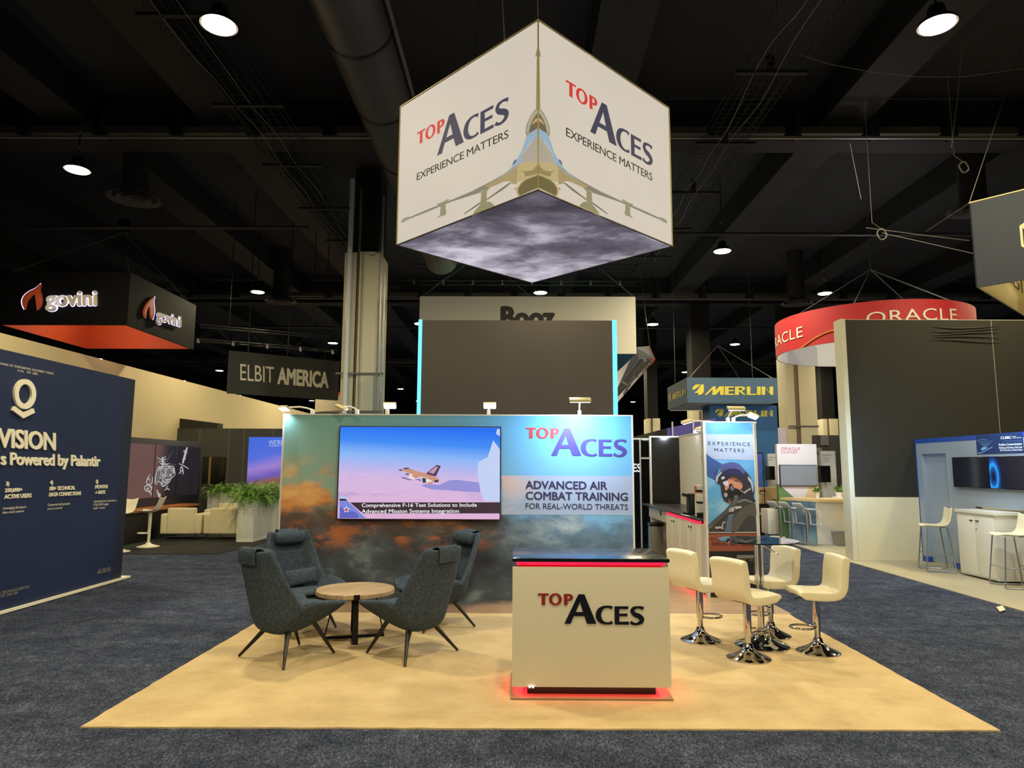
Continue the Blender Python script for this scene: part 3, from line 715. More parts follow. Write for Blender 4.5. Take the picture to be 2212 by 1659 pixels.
# ------------------------------------------------------------------ bar stools and the glass table
CHROME = mat('chrome', (205, 205, 208), 0.06, 1.0, var=0.01)
LEATHER = mat('cream_leather', (232, 224, 196), 0.42, var=0.03, scale=6, bump=0.15, bscale=60)
def trumpet(r, h):
    return [(0, 0), (r, 0), (r, 0.008), (r * 0.93, 0.018), (r * 0.72, 0.036), (r * 0.45, 0.062), (r * 0.27, 0.09), (r * 0.2, 0.125), (0.032, 0.14), (0.032, h), (0, h)]
def bar_stool(label, loc, face, hs=0.0):
    o = thing('bar_stool', label, 'bar stool', (*loc, 0), math.atan2(-face[0], face[1]), 'cream leather bar stools at the glass table')
    # one folded pad: seat curving up into the back
    prof = [(0.215, 0.0), (0.21, 0.012), (0.17, 0.012), (0.05, 0.002), (-0.08, 0.0), (-0.15, 0.012), (-0.19, 0.06), (-0.20, 0.14), (-0.205, 0.24), (-0.222, 0.33), (-0.232, 0.375)]
    rows = []
    for y, z in prof: rows.append([Vector((x, y, 0.565 + hs + z - (0.012 if abs(x) > 0.19 else 0))) for x in (-0.21, -0.2, -0.12, 0, 0.12, 0.2, 0.21)])
    obj('seat', MB().grid(rows), LEATHER, o, local=True, sub=2, solid=0.082)
    obj('base', MB().lathe([(0, 0)] + [(0.205, 0), (0.205, 0.008), (0.19, 0.018), (0.145, 0.036), (0.09, 0.062), (0.055, 0.09), (0.04, 0.125), (0.036, 0.14), (0, 0.14)], n=48), CHROME, o, local=True)
    obj('column', MB().lathe([(0, 0.13), (0.028, 0.13), (0.028, 0.225), (0.036, 0.227), (0.036, 0.50), (0.034, 0.535 + hs), (0, 0.535 + hs)], n=24), CHROME, o, local=True)
    ring = [(0.105 * math.sin(a) , 0.115 - 0.115 * math.cos(a) + 0.03, 0.235) for a in [2 * PI * k / 28 for k in range(29)]]
    obj('footrest', MB().tube(ring, 0.011, 10), CHROME, o, local=True)
    obj('seat_plate', MB().box((-0.09, -0.09, 0.52 + hs), (0.09, 0.09, 0.532 + hs)), BM, o, local=True)
    obj('lever', MB().tube([(0.02, 0.03, 0.515 + hs), (0.09, 0.10, 0.50 + hs), (0.15, 0.15, 0.475 + hs)], 0.006, 8), BM, o, local=True)
    return o
B1 = bar_stool('cream bar stool with its back to the viewer, just in front of the lit cabinets', (1.92, 7.36), (0.90, 0.43))
FC = lambda f: math.atan2(-f[0], f[1])
dup(B1, (2.195, 6.70, 0), FC((0.88, 0.47)), 'cream bar stool nearest the viewer, its back towards the white counter')
dup(B1, (2.955, 6.94, 0), FC((-1.0, 0.02)), 'cream bar stool side-on at the right edge of the tan carpet')
dup(B1, (2.74, 7.60, 0), FC((-0.95, -0.25)), 'cream bar stool behind the chrome pole of the glass table')
gt = thing('bar_table', 'tall round glass table on a chrome pole among the cream bar stools', 'table', (2.49, 7.18, 0))
gl = mat('smoked_glass', (58, 66, 74), 0.02, trans=0.85, spec=0.6)
obj('glass_top', MB().lathe([(0, 1.035), (0.398, 1.035), (0.403, 1.04), (0.398, 1.047), (0, 1.047)], n=64), gl, gt, local=True)
obj('top_hub', MB().lathe([(0, 1.0), (0.07, 1.0), (0.10, 1.028), (0.10, 1.034), (0, 1.034)], n=32), CHROME, gt, local=True)
obj('base', MB().lathe([(0, 0), (0.27, 0), (0.27, 0.008), (0.25, 0.02), (0.18, 0.042), (0.11, 0.07), (0.07, 0.10), (0.05, 0.13), (0.045, 0.145), (0, 0.145)], n=64), CHROME, gt, local=True)
obj('column', MB().lathe([(0, 0.14), (0.034, 0.14), (0.034, 0.62), (0.045, 0.62), (0.045, 1.0), (0, 1.0)], n=24), CHROME, gt, local=True)
obj('lever', MB().tube([(0.04, 0, 0.995), (0.10, -0.02, 0.965), (0.19, -0.03, 0.90)], 0.006, 8), CHROME, gt, local=True)

# ------------------------------------------------------------------ banner wall with the printed pilot
BY = 9.77
ban = thing('banner_wall', 'tall narrow wall printed with a helmeted pilot, behind the glass table', 'banner', (3.03, BY + 0.05, 0))
def ban_print(t):
    n = t.noise(t.coord((0.9, 1, 1.4)), 2.0, 7, 0.6, 0.6); x, y, z = t.xyz(t.coord())
    return t.mix(t.smooth(n, 0.42, 0.72), t.mix(t.smooth(z, 0.95, 1.9), lin((96, 160, 208)), lin((88, 158, 214))), lin((150, 192, 222)))
obj('printed_panel', MB().box((2.70, BY, 0.0), (3.378, BY + 0.10, 2.43)), shader('banner_print', ban_print, 0.5), ban)
obj('edge_profile', MB().box((2.665, BY - .006, 0), (2.70, BY + .106, 2.445)).box((3.378, BY - .006, 0), (3.392, BY + .106, 2.445)).box((2.70, BY - .006, 2.43), (3.378, BY + .106, 2.445)), TRIM, ban)
BP = FY(BY)
def z5(*pts): return [(1360 + x / 5.183, 900 + y / 5.183) for x, y in pts]
def zp(*pts): return [(1510 + x / 6.913, 960 + y / 6.913) for x, y in pts]
def rectart(par, pl, x0, y0, x1, y1, mt, lift, name):
    return art(par, pl, [[(x0, y0), (x1, y0), (x1, y1), (x0, y1)]], mt, lift, name)
PM = lambda n, c, r=0.5: mat('print_' + n, c, r)
art(ban, BP, [z5((834, 196), (1385, 199), (1392, 488), (846, 474))], PM('pale_lavender', (158, 174, 206)), 0.002, 'pale_band')
ptext(ban, BP, 'EXPERIENCE', z5((882, 318))[0], z5((1350, 329))[0], z5((880, 278))[0], PM('slate', (70, 78, 100)), 0.004, 1.35)
ptext(ban, BP, 'MATTERS', z5((950, 390))[0], z5((1283, 397))[0], z5((950, 352))[0], PM('slate', (70, 78, 100)), 0.004, 1.35)
LL = lambda i: 0.002 + 0.0012 * i
art(ban, BP, [zp((100, 135), (190, 200), (355, 300), (300, 370), (255, 545), (108, 460))], PM('strut_blue', (52, 84, 150)), LL(1), 'seat_strut')
art(ban, BP, [zp((300, 370), (320, 330), (360, 290), (255, 420), (240, 470), (225, 420))], PM('strut_dark', (40, 52, 96)), LL(2), 'seat_strut')
art(ban, BP, [spline(zp((245, 520), (255, 470), (290, 430), (330, 380), (318, 340), (350, 300), (420, 275), (500, 268), (580, 285), (640, 335), (690, 390), (730, 440), (780, 510), (812, 590), (828, 680), (815, 780), (840, 860), (700, 860), (560, 830), (440, 870), (380, 840), (350, 780), (330, 690), (320, 610), (275, 580)), 4)], PM('helmet_dark', (44, 46, 56)), LL(3), 'helmet')
art(ban, BP, [spline(zp((318, 350), (350, 300), (420, 276), (500, 270), (580, 288), (640, 338), (690, 400), (660, 440), (600, 380), (520, 360), (430, 372), (350, 400)), 4)], PM('visor_blue', (78, 86, 148)), LL(4), 'visor')
art(ban, BP, [spline(zp((370, 440), (400, 395), (470, 375), (560, 380), (630, 420), (655, 480), (560, 450), (470, 445), (400, 470)), 4)], PM('visor_shade', (38, 42, 92)), LL(5), 'visor')
art(ban, BP, [spline(zp((250, 540), (258, 480), (290, 440), (345, 400), (330, 440), (290, 490), (275, 560)), 4), spline(zp((730, 480), (790, 540), (815, 640), (805, 720), (790, 660), (770, 580), (735, 530)), 4)], PM('helmet_light', (170, 174, 200)), LL(5), 'helmet_highlight')
art(ban, BP, [spline(zp((430, 540), (450, 510), (520, 500), (600, 540), (645, 590), (640, 660), (560, 660), (500, 640), (440, 660), (400, 690), (385, 640), (400, 580)), 4)], PM('skin', (196, 132, 106)), LL(5), 'face')
art(ban, BP, [spline(zp((450, 515), (520, 500), (600, 540), (640, 590), (600, 570), (530, 540)), 4), spline(zp((440, 820), (470, 850), (475, 880), (450, 870)), 4)], PM('skin_red', (160, 82, 70)), LL(6), 'face_shade')
art(ban, BP, [spline(zp((355, 570), (420, 540), (438, 570), (430, 620), (385, 612)), 3), spline(zp((330, 500), (370, 475), (385, 500), (350, 525)), 3)], PM('goggle', (200, 196, 224)), LL(6), 'goggle')
art(ban, BP, [spline(zp((545, 570), (565, 560), (590, 575), (575, 595), (550, 590)), 3)], PM('eye_white', (210, 190, 186)), LL(7), 'eye')
art(ban, BP, [ell(*zp((566, 578))[0], 1.2, 1.4, 10), spline(zp((525, 545), (560, 538), (605, 560), (560, 552)), 3)], PM('ink', (34, 28, 32)), LL(8), 'eye_dark')
art(ban, BP, [spline(zp((455, 600), (490, 590), (520, 640), (560, 660), (640, 670), (650, 720), (600, 760), (540, 790), (460, 780), (400, 790), (380, 740), (410, 710), (440, 690)), 4)], PM('mask_black', (22, 22, 28)), LL(7), 'oxygen_mask')
art(ban, BP, [spline(zp((480, 610), (510, 640), (525, 680), (490, 690), (465, 660)), 3)], PM('mask_grey', (98, 108, 128)), LL(8), 'oxygen_mask')
art(ban, BP, [stroke(zp((670, 725), (720, 690), (770, 660)), [5, 3.4, 5]), ell(*zp((400, 755))[0], 4, 5, 12), stroke(zp((590, 660), (640, 700), (670, 720)), [2, 2, 2])], PM('clip_grey', (156, 156, 164)), LL(8), 'mask_clip')
art(ban, BP, [zp((560, 880), (700, 850), (835, 880), (858, 1305), (150, 1305), (148, 1250), (300, 1120), (440, 960))], PM('suit', (58, 58, 60)), LL(4), 'flight_suit')
art(ban, BP, [spline(zp((520, 1100), (640, 960), (760, 900), (840, 890), (850, 1080), (740, 1060), (640, 1180), (560, 1300), (480, 1300)), 4)], PM('suit_light', (82, 80, 78)), LL(5), 'flight_suit')
art(ban, BP, [stroke(zp((560, 870), (680, 830), (800, 870)), [4, 5, 3])], PM('collar', (110, 112, 116)), LL(6), 'collar')
hose = [zp((555, 760))[0], zp((550, 830))[0], zp((500, 910))[0], zp((410, 1010))[0], zp((300, 1110))[0], zp((200, 1190))[0], zp((145, 1240))[0]]
art(ban, BP, [stroke(hose, [11, 11, 11, 11, 11, 10, 9])], PM('hose_dark', (44, 46, 52)), LL(8), 'hose')
hq = spline(hose, 9, False); ribs = []
for i in range(1, len(hq) - 1):
    d = Vector((hq[i + 1][0] - hq[i - 1][0], hq[i + 1][1] - hq[i - 1][1])).normalized(); a = Vector(hq[i]); nn = Vector((-d.y, d.x)) * 4.6
    ribs.append([tuple(a - nn - d * .42), tuple(a + nn - d * .42), tuple(a + nn + d * .42), tuple(a - nn + d * .42)])
art(ban, BP, ribs, PM('hose_light', (106, 110, 120)), LL(9), 'hose_rib')
art(ban, BP, [zp((440, 1050), (530, 1040), (500, 1120), (480, 1300), (385, 1300), (410, 1180))], PM('strap_blue', (84, 104, 126)), LL(6), 'harness_strap')
art(ban, BP, [zp((450, 950), (530, 930), (520, 1000), (440, 1010)), zp((530, 925), (630, 920), (640, 950), (545, 970)), zp((355, 1160), (400, 1150), (395, 1170), (365, 1180), (355, 1240), (370, 1270), (330, 1260)), zp((235, 1230), (330, 1225), (340, 1250), (250, 1262))], PM('buckle', (178, 174, 176)), LL(9), 'buckle')
art(ban, BP, [z5((884, 1292), (1425, 1290), (1426, 1312), (885, 1312))], PM('pale_line', (178, 168, 168)), LL(5), 'strip_line')
art(ban, BP, [z5((884, 1304), (1425, 1304), (1432, 1502), (888, 1508))], PM('rust', (138, 74, 58)), LL(5), 'rust_strip')
art(ban, BP, [z5((888, 1508), (1432, 1502), (1462, 2030), (908, 2030))], PM('night_black', (22, 22, 26)), LL(5), 'black_strip')
ptext(ban, BP, 'F-16A', z5((915, 1386))[0], z5((1040, 1386))[0], z5((915, 1356))[0], PM('rust_ink', (70, 40, 36)), 0.012, 1.1, lift=LL(7))
ptext(ban, BP, 'SERIAL NO 780321', z5((925, 1440))[0], z5((1400, 1446))[0], z5((925, 1404))[0], PM('rust_ink', (70, 40, 36)), 0.014, 1.05, lift=LL(7))
art(ban, BP, [z5((1200, 1550), (1430, 1548), (1432, 1585), (1200, 1590))], PM('roller_grey', (112, 108, 104)), LL(7), 'grey_stripe')
art(ban, BP, [z5((1235, 1600), (1300, 1600), (1300, 1612), (1235, 1612)), z5((1300, 1630), (1316, 1630), (1316, 1650), (1300, 1650)), z5((1340, 1600), (1380, 1600), (1380, 1610), (1340, 1610))], PM('mark_olive', (120, 116, 80)), LL(7), 'printed_marks')
arm_lamp('clip-on lamp with beige head over the printed pilot wall', (3.04, BY + 0.05, 2.47), onY(1590, 884, BY - 0.5), 0.24, True, facing=(0, 0.5, -1), power=8)
arm_lamp('bright clip-on lamp reaching right from the printed pilot wall', (3.12, BY + 0.05, 2.47), onY(1627, 900, BY - 0.25), 0.14, True, facing=(0.2, -0.5, -0.9), power=6, side=(0.9, 0.2, -0.3))

# ------------------------------------------------------------------ the small back room behind the banner
PANELW = mat('white_panel', (222, 218, 208), 0.45)
GLOSSB = mat('gloss_black', (18, 18, 20), 0.12)
wp = thing('side_wall_panel', 'white wall panel behind the printed pilot wall, lit from above', 'wall panel', (3.46, 12.2, 0))
obj('panel', MB().box((3.42, 9.9, 0.0), (3.47, 14.5, 2.43)), PANELW, wp)
obj('edge_profile', MB().box((3.41, 9.9, 2.43), (3.48, 14.5, 2.455)), TRIM, wp)
ptext(wp, FX(3.42), 'TO', (1513.5, 1000), (1519.5, 1001), (1513.5, 987), PM('red_small', (196, 60, 60)), 0.0)
bp = thing('gloss_board', 'glossy black wall panel in white frame above the dark worktop', 'wall panel', (3.05, 14.45, 0))
obj('panel', MB().box((2.83, 14.40, 0.0), (3.42, 14.45, 2.42)), GLOSSB, bp)
obj('edge_profile', MB().box((2.795, 14.385, 0), (2.83, 14.465, 2.45)).box((2.83, 14.385, 2.42), (3.42, 14.465, 2.45)), TRIM, bp)
for lab, x0, x1 in (('black panel with the white letters beside the sky wall', 2.2, 2.79), ('narrow black panel between two white posts', 2.83, 3.02)):
    q = thing('partition_panel', lab, 'wall panel', ((x0 + x1) / 2, 15.6, 0))
    obj('panel', MB().box((x0, 15.58, 0), (x1, 15.63, 2.42)), GLOSSB, q)
    obj('post', MB().box((x1, 15.56, 0), (x1 + 0.03, 15.65, 2.46)), TRIM, q)
    obj('top_rail', MB().box((x0, 15.56, 2.42), (x1, 15.65, 2.455)), TRIM, q)
    if x0 == 2.2: ptext(q, FY(15.58), 'CES', (1353, 1019), (1384.5, 1019), (1353, 1001.5), glow('lit_white_letters', (236, 236, 240), 0.9), 0.03)
    else: obj('rail', MB().box((x0, 15.55, 1.98), (x1, 15.58, 2.02)), TRIM, q)
cab_x = 2.62
def cabinet(label, y0, y1):
    c = thing('cabinet', label, 'cabinet', (3.0, (y0 + y1) / 2, 0), 0, 'white base cabinets with red light')
    obj('body', MB().box((cab_x + 0.02, y0, 0.10), (3.38, y1, 0.985)), PANELW, c)
    obj('plinth', MB().box((cab_x + 0.07, y0, 0), (3.36, y1, 0.10)), BLK, c)
    obj('light_strip', MB().box((cab_x + 0.004, y0 + 0.01, 0.985), (cab_x + 0.03, y1 - 0.01, 1.022)), REDLED, c)
    obj('under_light_strip', MB().box((cab_x + 0.045, y0 + 0.01, 0.085), (cab_x + 0.065, y1 - 0.01, 0.098)), _mats['red_under_light'], c)
    n = 2; d = (y1 - y0) / n
    for k in range(n):
        dr = obj('door', MB().box((cab_x, y0 + k * d + 0.004, 0.11), (cab_x + 0.018, y0 + (k + 1) * d - 0.004, 0.98)), PANELW, c, bev=0.003)
        yy = y0 + k * d + (d - 0.07 if k == 0 else 0.07)
        obj('lock', MB().tube([(cab_x - 0.012, yy, 0.90), (cab_x, yy, 0.90)], 0.016, 10), BM, dr)
        obj('groove', MB().box((cab_x - 0.001, y0 + (k + .5) * d - .003, 0.12), (cab_x, y0 + (k + .5) * d + .003, 0.97)), mat('seam_grey', (120, 116, 108), 0.7), dr)
    return c
cabinet('white base cabinet with red light, nearest the printed pilot wall', 9.92, 11.02)
cabinet('white base cabinet with red light, at the far end of the worktop', 11.03, 12.15)
wt = obj('worktop', MB().box((cab_x - 0.02, 9.92, 1.026), (3.40, 14.3, 1.052)), mat('dark_worktop', (58, 56, 62), 0.3), bev=0.003)
tag(wt, 'long dark grey worktop over the white cabinets with red light', 'worktop')
ap = thing('worktop_apron', 'cream board carrying the far end of the dark worktop', 'support', (2.8, 13.9, 0))
obj('board', MB().box((2.70, 12.2, 0.80), (2.73, 14.1, 1.026)), PANELW, ap)
obj('end_leg', MB().box((2.74, 14.05, 0), (3.36, 14.09, 1.026)), PANELW, ap)
obj('socket', MB().box((2.69, 12.9, 0.9), (2.70, 12.98, 0.98)), BM, ap)
cm = thing('coffee_machine', 'black pod coffee machine on the dark worktop', 'coffee machine', (2.78, 10.98, 1.052))
obj('body', MB().box((2.73, 10.87, 1.054), (2.90, 11.12, 1.36)), mat('black_plastic', (18, 18, 22), 0.35), cm, bev=0.012)
obj('head', MB().box((2.655, 10.87, 1.33), (2.90, 11.12, 1.385)), mat('black_plastic', (18, 18, 22), 0.35), cm, bev=0.02)
obj('drip_tray', MB().box((2.665, 10.89, 1.054), (2.73, 11.10, 1.09)), mat('black_plastic', (18, 18, 22), 0.35), cm, bev=0.01)
obj('steel_front', MB().box((2.722, 10.93, 1.10), (2.729, 11.06, 1.31)), CHROME, cm)
bx = thing('pod_box', 'white and orange carton beside the coffee machine', 'box', (2.79, 10.6, 1.052))
obj('carton', MB().box((2.75, 10.55, 1.054), (2.84, 10.66, 1.52)), mat('carton_white', (214, 210, 202), 0.6), bx)
obj('orange_print', MB().box((2.748, 10.548, 1.40), (2.842, 10.662, 1.51)), mat('carton_orange', (176, 104, 62), 0.6), bx)
obj('printed_lines', MB().box((2.747, 10.547, 1.30), (2.749, 10.65, 1.306)).box((2.747, 10.547, 1.33), (2.749, 10.65, 1.336)).box((2.747, 10.547, 1.36), (2.749, 10.65, 1.366)), mat('carton_orange', (176, 104, 62), 0.6), bx)
pr = thing('pod_rack', 'black tiered rack with white cups beside the coffee machine', 'rack', (2.80, 10.24, 1.052))
for k in range(3):
    zc = 1.09 + k * 0.17
    obj('shelf', MB().lathe([(0, zc), (0.13, zc), (0.14, zc + 0.03), (0.125, zc + 0.03), (0.12, zc + 0.012), (0, zc + 0.012)], (2.80, 10.24, 0), 24), mat('black_plastic', (18, 18, 22), 0.35), pr)
obj('post', MB().tube([(2.80, 10.24, 1.054), (2.80, 10.24, 1.56)], 0.03, 12), mat('black_plastic', (18, 18, 22), 0.35), pr)
obj('foot', MB().lathe([(0, 1.054), (0.13, 1.054), (0.13, 1.10), (0, 1.10)], (2.80, 10.24, 0), 24), mat('black_plastic', (18, 18, 22), 0.35), pr)
for k in range(2):
    for a in (2.4, 3.1, 3.8, 4.5):
        cx_, cy_, cz_ = 2.80 + 0.09 * math.cos(a), 10.24 + 0.09 * math.sin(a), 1.275 + 0.17 * k
        tag(obj('paper_cup', MB().lathe([(0, cz_), (0.025, cz_), (0.035, cz_ + 0.075), (0.032, cz_ + 0.075), (0.022, cz_ + 0.006), (0, cz_ + 0.006)], (cx_, cy_, 0), 14), mat('cup_white', (228, 226, 222), 0.4)),
            'small white cup in the black tiered rack by the coffee machine', 'cup', 'white cups in the black rack')
bn_ = thing('trash_bin', 'tall steel bin with black lid under the end of the dark worktop', 'bin', (2.72, 13.5, 0))
obj('body', MB().box((2.60, 13.42, 0.01), (2.84, 13.72, 0.66)), mat('brushed_steel', (150, 148, 146), 0.35, 0.6), bn_, bev=0.02)
obj('lid', MB().box((2.59, 13.41, 0.66), (2.85, 13.73, 0.72)), mat('black_plastic', (18, 18, 22), 0.35), bn_, bev=0.015)
arm_lamp('clip-on lamp reaching left over the white side panel behind the pilot wall', (3.45, 11.2, 2.47), onY(1483, 912, 11.0), 0.18, True, facing=(-0.1, 0.4, -1), power=8, side=(0.9, 0.3, 0.3))
arm_lamp('clip-on lamp above the glossy black panel in the back room', (3.44, 13.2, 2.47), onY(1512, 927, 12.9), 0.18, True, facing=(-0.2, 0.6, -0.9), power=12, side=(0.9, 0.3, 0.2))

# ------------------------------------------------------------------ neighbours behind: dark screen back, white sign, kite-like sign, column
ls = thing('video_wall', 'large dark grey screen back with glowing blue side edges, rising over the sky wall', 'screen', (0.0, 15.1, 0))
a, b = onY(908, 691, 15), onY(1326, 695, 15)
obj('back_panel', MB().box((a.x, 15, 0), (b.x, 15.15, 5.06)), mat('screen_grey', (66, 60, 58), 0.45, var=0.08, scale=1.2), ls)
CY = glow('cyan_edge', (110, 226, 255), 1.5)
obj('light_edge', MB().box((a.x - 0.035, 14.985, 0), (a.x + 0.045, 15.17, 5.07)), CY, ls)
obj('light_edge', MB().box((b.x - 0.04, 14.985, 0), (b.x + 0.06, 15.17, 5.07)), CY, ls)
lamp('edge_light', 'AREA', (a.x - 0.10, 14.9, 3.5), 8, (0.2, 0.7, 1.0), ls, size=0.05, size_y=3, aim=(a.x - 2, 14.9, 3.5))
bz = thing('white_banner_sign', 'wide white hanging sign with black lettering, above the dark screen back', 'sign', (0.3, 21.0, 4.97))
WF = mat('white_fabric', (222, 220, 212), 0.7, var=0.03, scale=1)
TEAL = mat('teal_fabric', (50, 140, 168), 0.7)
x0, x1 = onY(907, 640, 19).x, onY(1372.5, 640, 19).x
obj('face', MB().box((x0, 19, 4.98), (x1, 19.04, 6.63)), WF, bz)
obj('far_faces', MB().box((x0, 19.04, 4.98), (x0 + 0.04, 23.5, 6.63)).box((x1 - 0.04, 19.04, 4.98), (x1, 23.5, 6.63)).box((x0, 23.5, 4.98), (x1, 23.54, 6.63)), WF, bz)
obj('underside', MB().box((x0 + .03, 19.04, 4.97), (x1 - .03, 23.5, 4.99)), TEAL, bz)
ptext(bz, FY(19), 'Booz', (1081, 706), (1200, 706), (1081, 661), mat('black_print', (22, 22, 24), 0.5), 0.06)
ws = MB()
for px_, py_ in ((911, 640), (1144, 639), (1368, 640)):
    p = onY(px_, py_, 19.02); ws.tube([p, p + Vector((-1.9 if px_ > 1140 else 2.2, 0.4, 1.8))], 0.008, 5)
ws.tube([Vector((0.3, 19.5, 8.3)), Vector((0.3, 19.5, 9.48))], .008, 5).tube([Vector((1.6, 19.5, 8.3)), Vector((-.9, 19.5, 8.3))], .02, 5)
obj('rigging_wire', ws, _mats['steel_wire'], bz)
kt = thing('prism_sign', 'slanting grey and black hanging sign with red corner beside the white banner sign', 'sign', onY(1405, 780, 22))
def pr_(px_, py_, Y): return onY(px_, py_, Y)
A0, B0, C0 = pr_(1403.7, 747.3, 22), pr_(1416, 775.7, 21.8), pr_(1374, 750, 22.6)
A1 = pr_(1333.7, 838, 31)
KN = (B0 - A0).cross(A1 - A0).normalized()
if KN.dot(CAMPOS - A0) < 0: KN = -KN
KP = Plane(A0, KN)
B1_, C1_ = KP.at(1333.7, 869.7), pr_(1333.7, 800, 31.6)
GF, CF = mat('prism_grey', (214, 218, 226), 0.7), mat('charcoal_print', (18, 20, 26), 0.6)
obj('body', MB().add([A0, B0, C0, A1, B1_, C1_], [(0, 1, 2), (5, 4, 3), (0, 3, 4, 1), (0, 2, 5, 3), (1, 4, 5, 2)]), GF, kt, smooth=False)
obj('rigging_wire', MB().tube([A0, Vector((A0.x - .3, A0.y + .5, 9.48))], .008, 5), _mats['steel_wire'], kt)
art(kt, KP, [[(1396, 759.7), (1408.7, 786.3), (1402, 784), (1333.7, 857), (1333.7, 838)]], CF, 0.012, 'dark_band')
art(kt, KP, [[(1396, 759.7), (1403.7, 747.3), (1416, 775.7), (1408.7, 786.3)]], mat('bright_red', (226, 40, 54), 0.6), 0.018, 'red_corner')
art(kt, KP, [stroke([(1344, 824), (1360, 834)], [5, 4], 1), stroke([(1346, 852), (1362, 824), (1372, 808)], [3, 4, 2], 3), stroke([(1352, 846), (1362, 822), (1378, 812)], [2, 3, 2], 3)], mat('drone_grey', (112, 114, 120), 0.6), 0.024, 'drone_picture')
art(kt, KP, [[(1389, 771), (1394, 769), (1398, 779), (1392, 783)]], mat('pale_print', (214, 214, 218), 0.6), 0.024, 'emblem')
art(kt, KP, [[(1400, 787), (1402, 789), (1390, 806), (1387, 805)]], mat('red_fabric', (190, 44, 56), 0.6), 0.024, 'red_lettering')

pl = struct(thing('column', 'pale clad column with pipes rising behind the left end of the sky wall', 'column', (-3.95, 16.9, 0)))
PC = mat('column_cream', (206, 198, 172), 0.6, var=0.04, scale=1.5)
cz = 7.12
xl, xm, xr = onY(737, 700, 16.5).x - 0.06, onY(766, 700, 16.5).x, onY(818, 700, 16.5).x
obj('cladding', MB().slab([(xl, 16.9, 0), (xl + 0.08, 16.55, 0), (xm, 16.5, 0), (xm, 17.5, 0), (xl, 17.5, 0)], (0, 0, cz)), PC, pl, bev=0.01)
obj('cladding', MB().slab([(xm + 0.09, 16.62, 0), (xm + 0.09, 16.45, 0), (xr - 0.08, 16.45, 0), (xr, 16.62, 0), (xr, 17.5, 0), (xm + 0.09, 17.5, 0)], (0, 0, cz)), PC, pl, bev=0.01)
obj('core', MB().box((xm - 0.15, 16.75, 0), (xr - 0.1, 17.6, 9.4)), DARK, pl)
x = onY(750, 700, 16.4).x
obj('pipe', MB().tube([(x, 16.43, 0), (x, 16.43, 9.0)], 0.062, 14), mat('pale_pipe', (206, 208, 208), 0.4), pl)
x = xm + 0.045
obj('pipe', MB().tube([(x, 16.56, 0), (x, 16.56, 8.8)], 0.035, 10), mat('brown_pipe', (110, 96, 76), 0.5), pl)
obj('conduit', MB().tube([(xm + 0.17, 16.42, 0), (xm + 0.17, 16.42, 7.1), (xm + 0.4, 16.42, 7.0), (xm + 0.62, 16.42, 7.12)], 0.012, 6), mat('grey_conduit', (110, 114, 112), 0.5), pl)
obj('conduit', MB().tube([(xr + 0.04, 16.5, 0), (xr + 0.04, 16.5, 8.6)], 0.03, 8), mat('steel_conduit', (170, 172, 174), 0.35, 0.5), pl)
obj('conduit', MB().tube([(xr + 0.13, 16.5, 0), (xr + 0.13, 16.5, 6.6)], 0.022, 8), mat('steel_conduit', (170, 172, 174), 0.35, 0.5), pl)
for py_ in (807, 889):
    zz = onY(760, py_, 16.45).z
    obj('strap', MB().box((xl - 0.01, 16.40, zz - 0.02), (xr + 0.16, 16.45, zz + 0.02)), mat('strap_steel', (104, 104, 104), 0.5, 0.4), pl)

# ------------------------------------------------------------------ left side: tall dark blue wall with cream lettering
PX = -6.23
pw = thing('lettered_wall', 'tall dark blue wall with cream ring emblem and lettering at the left', 'display wall', (PX - 0.2, 8.5, 0))
def navy_wall(t):
    n = t.noise(t.coord(), 0.8, 3)
    return t.mix(n, lin((26, 37, 72)), lin((40, 54, 96)))
obj('panel', MB().box((PX - 0.3, 6.3, 0.03), (PX, 10.74, 3.17)), shader('navy_wall', navy_wall, 0.55), pw)
obj('end_panel', MB().box((PX - 0.3, 10.745, 0.03), (PX - 0.004, 10.985, 3.17)), mat('navy_end', (24, 32, 58), 0.6), pw)
CREAMI = mat('cream_letter', (244, 240, 222), 0.5)
obj('base_strip', MB().box((PX - 0.3, 6.3, 0), (PX + 0.05, 11.16, 0.03)), CREAMI, pw)
LP = FX(PX)
def zA(*p): return [(x / 5.184, 740 + y / 5.184) for x, y in p]
def zB(*p): return [(x / 5.53, 1020 + y / 5.53) for x, y in p]
def raised(par, plane, loops, mt, d, name):
    mb = MB()
    for lp in loops:
        if not isinstance(lp[0][0], (list, tuple)): lp = [lp]
        L = [[plane.at(x, y, 0.002 + d) for x, y in l] for l in lp]
        mb.flat(L)
        for l in L:
            n = len(l); b = [p - plane.n * d for p in l]
            mb.add(l + b, [(i, (i + 1) % n, n + (i + 1) % n, n + i) for i in range(n)])
    return obj(name, mb, mt, par, smooth=False)
raised(pw, LP, [[ell(*zA((286, 577))[0], 23.3, 32.4, 40), ell(*zA((286, 577))[0], 14.2, 21.4, 40)], zA((168, 712), (270, 785), (378, 738), (393, 785), (265, 848), (143, 758))], CREAMI, 0.03, 'ring_emblem')
def lt(s, bl, br, tl, mt=CREAMI, bold=0.02, d=0.0, z=zA, lift=0.004):
    return ptext(pw, LP, s, z(bl)[0], z(br)[0], z(tl)[0], mt, bold, 0.95, lift, depth=d)
lt('ENVISION', (-330, 1150), (618, 1203), (-330, 925), bold=0.036, d=0.012)
lt('s Powered by Palantir', (0, 1366), (1118, 1384), (0, 1224), bold=0.04, d=0.012)
GREYI = mat('grey_letter', (214, 212, 200), 0.5)
lt('SOFTWARE OF TOMORROW. DELIVERED TODAY.', (-80, 232), (605, 362), (-80, 205), GREYI, 0.012)
lt('PLTR:', (195, 322), (266, 338), (197, 300), GREYI, 0.012); lt('EST. 2003', (300, 342), (418, 364), (303, 318), GREYI, 0.012)
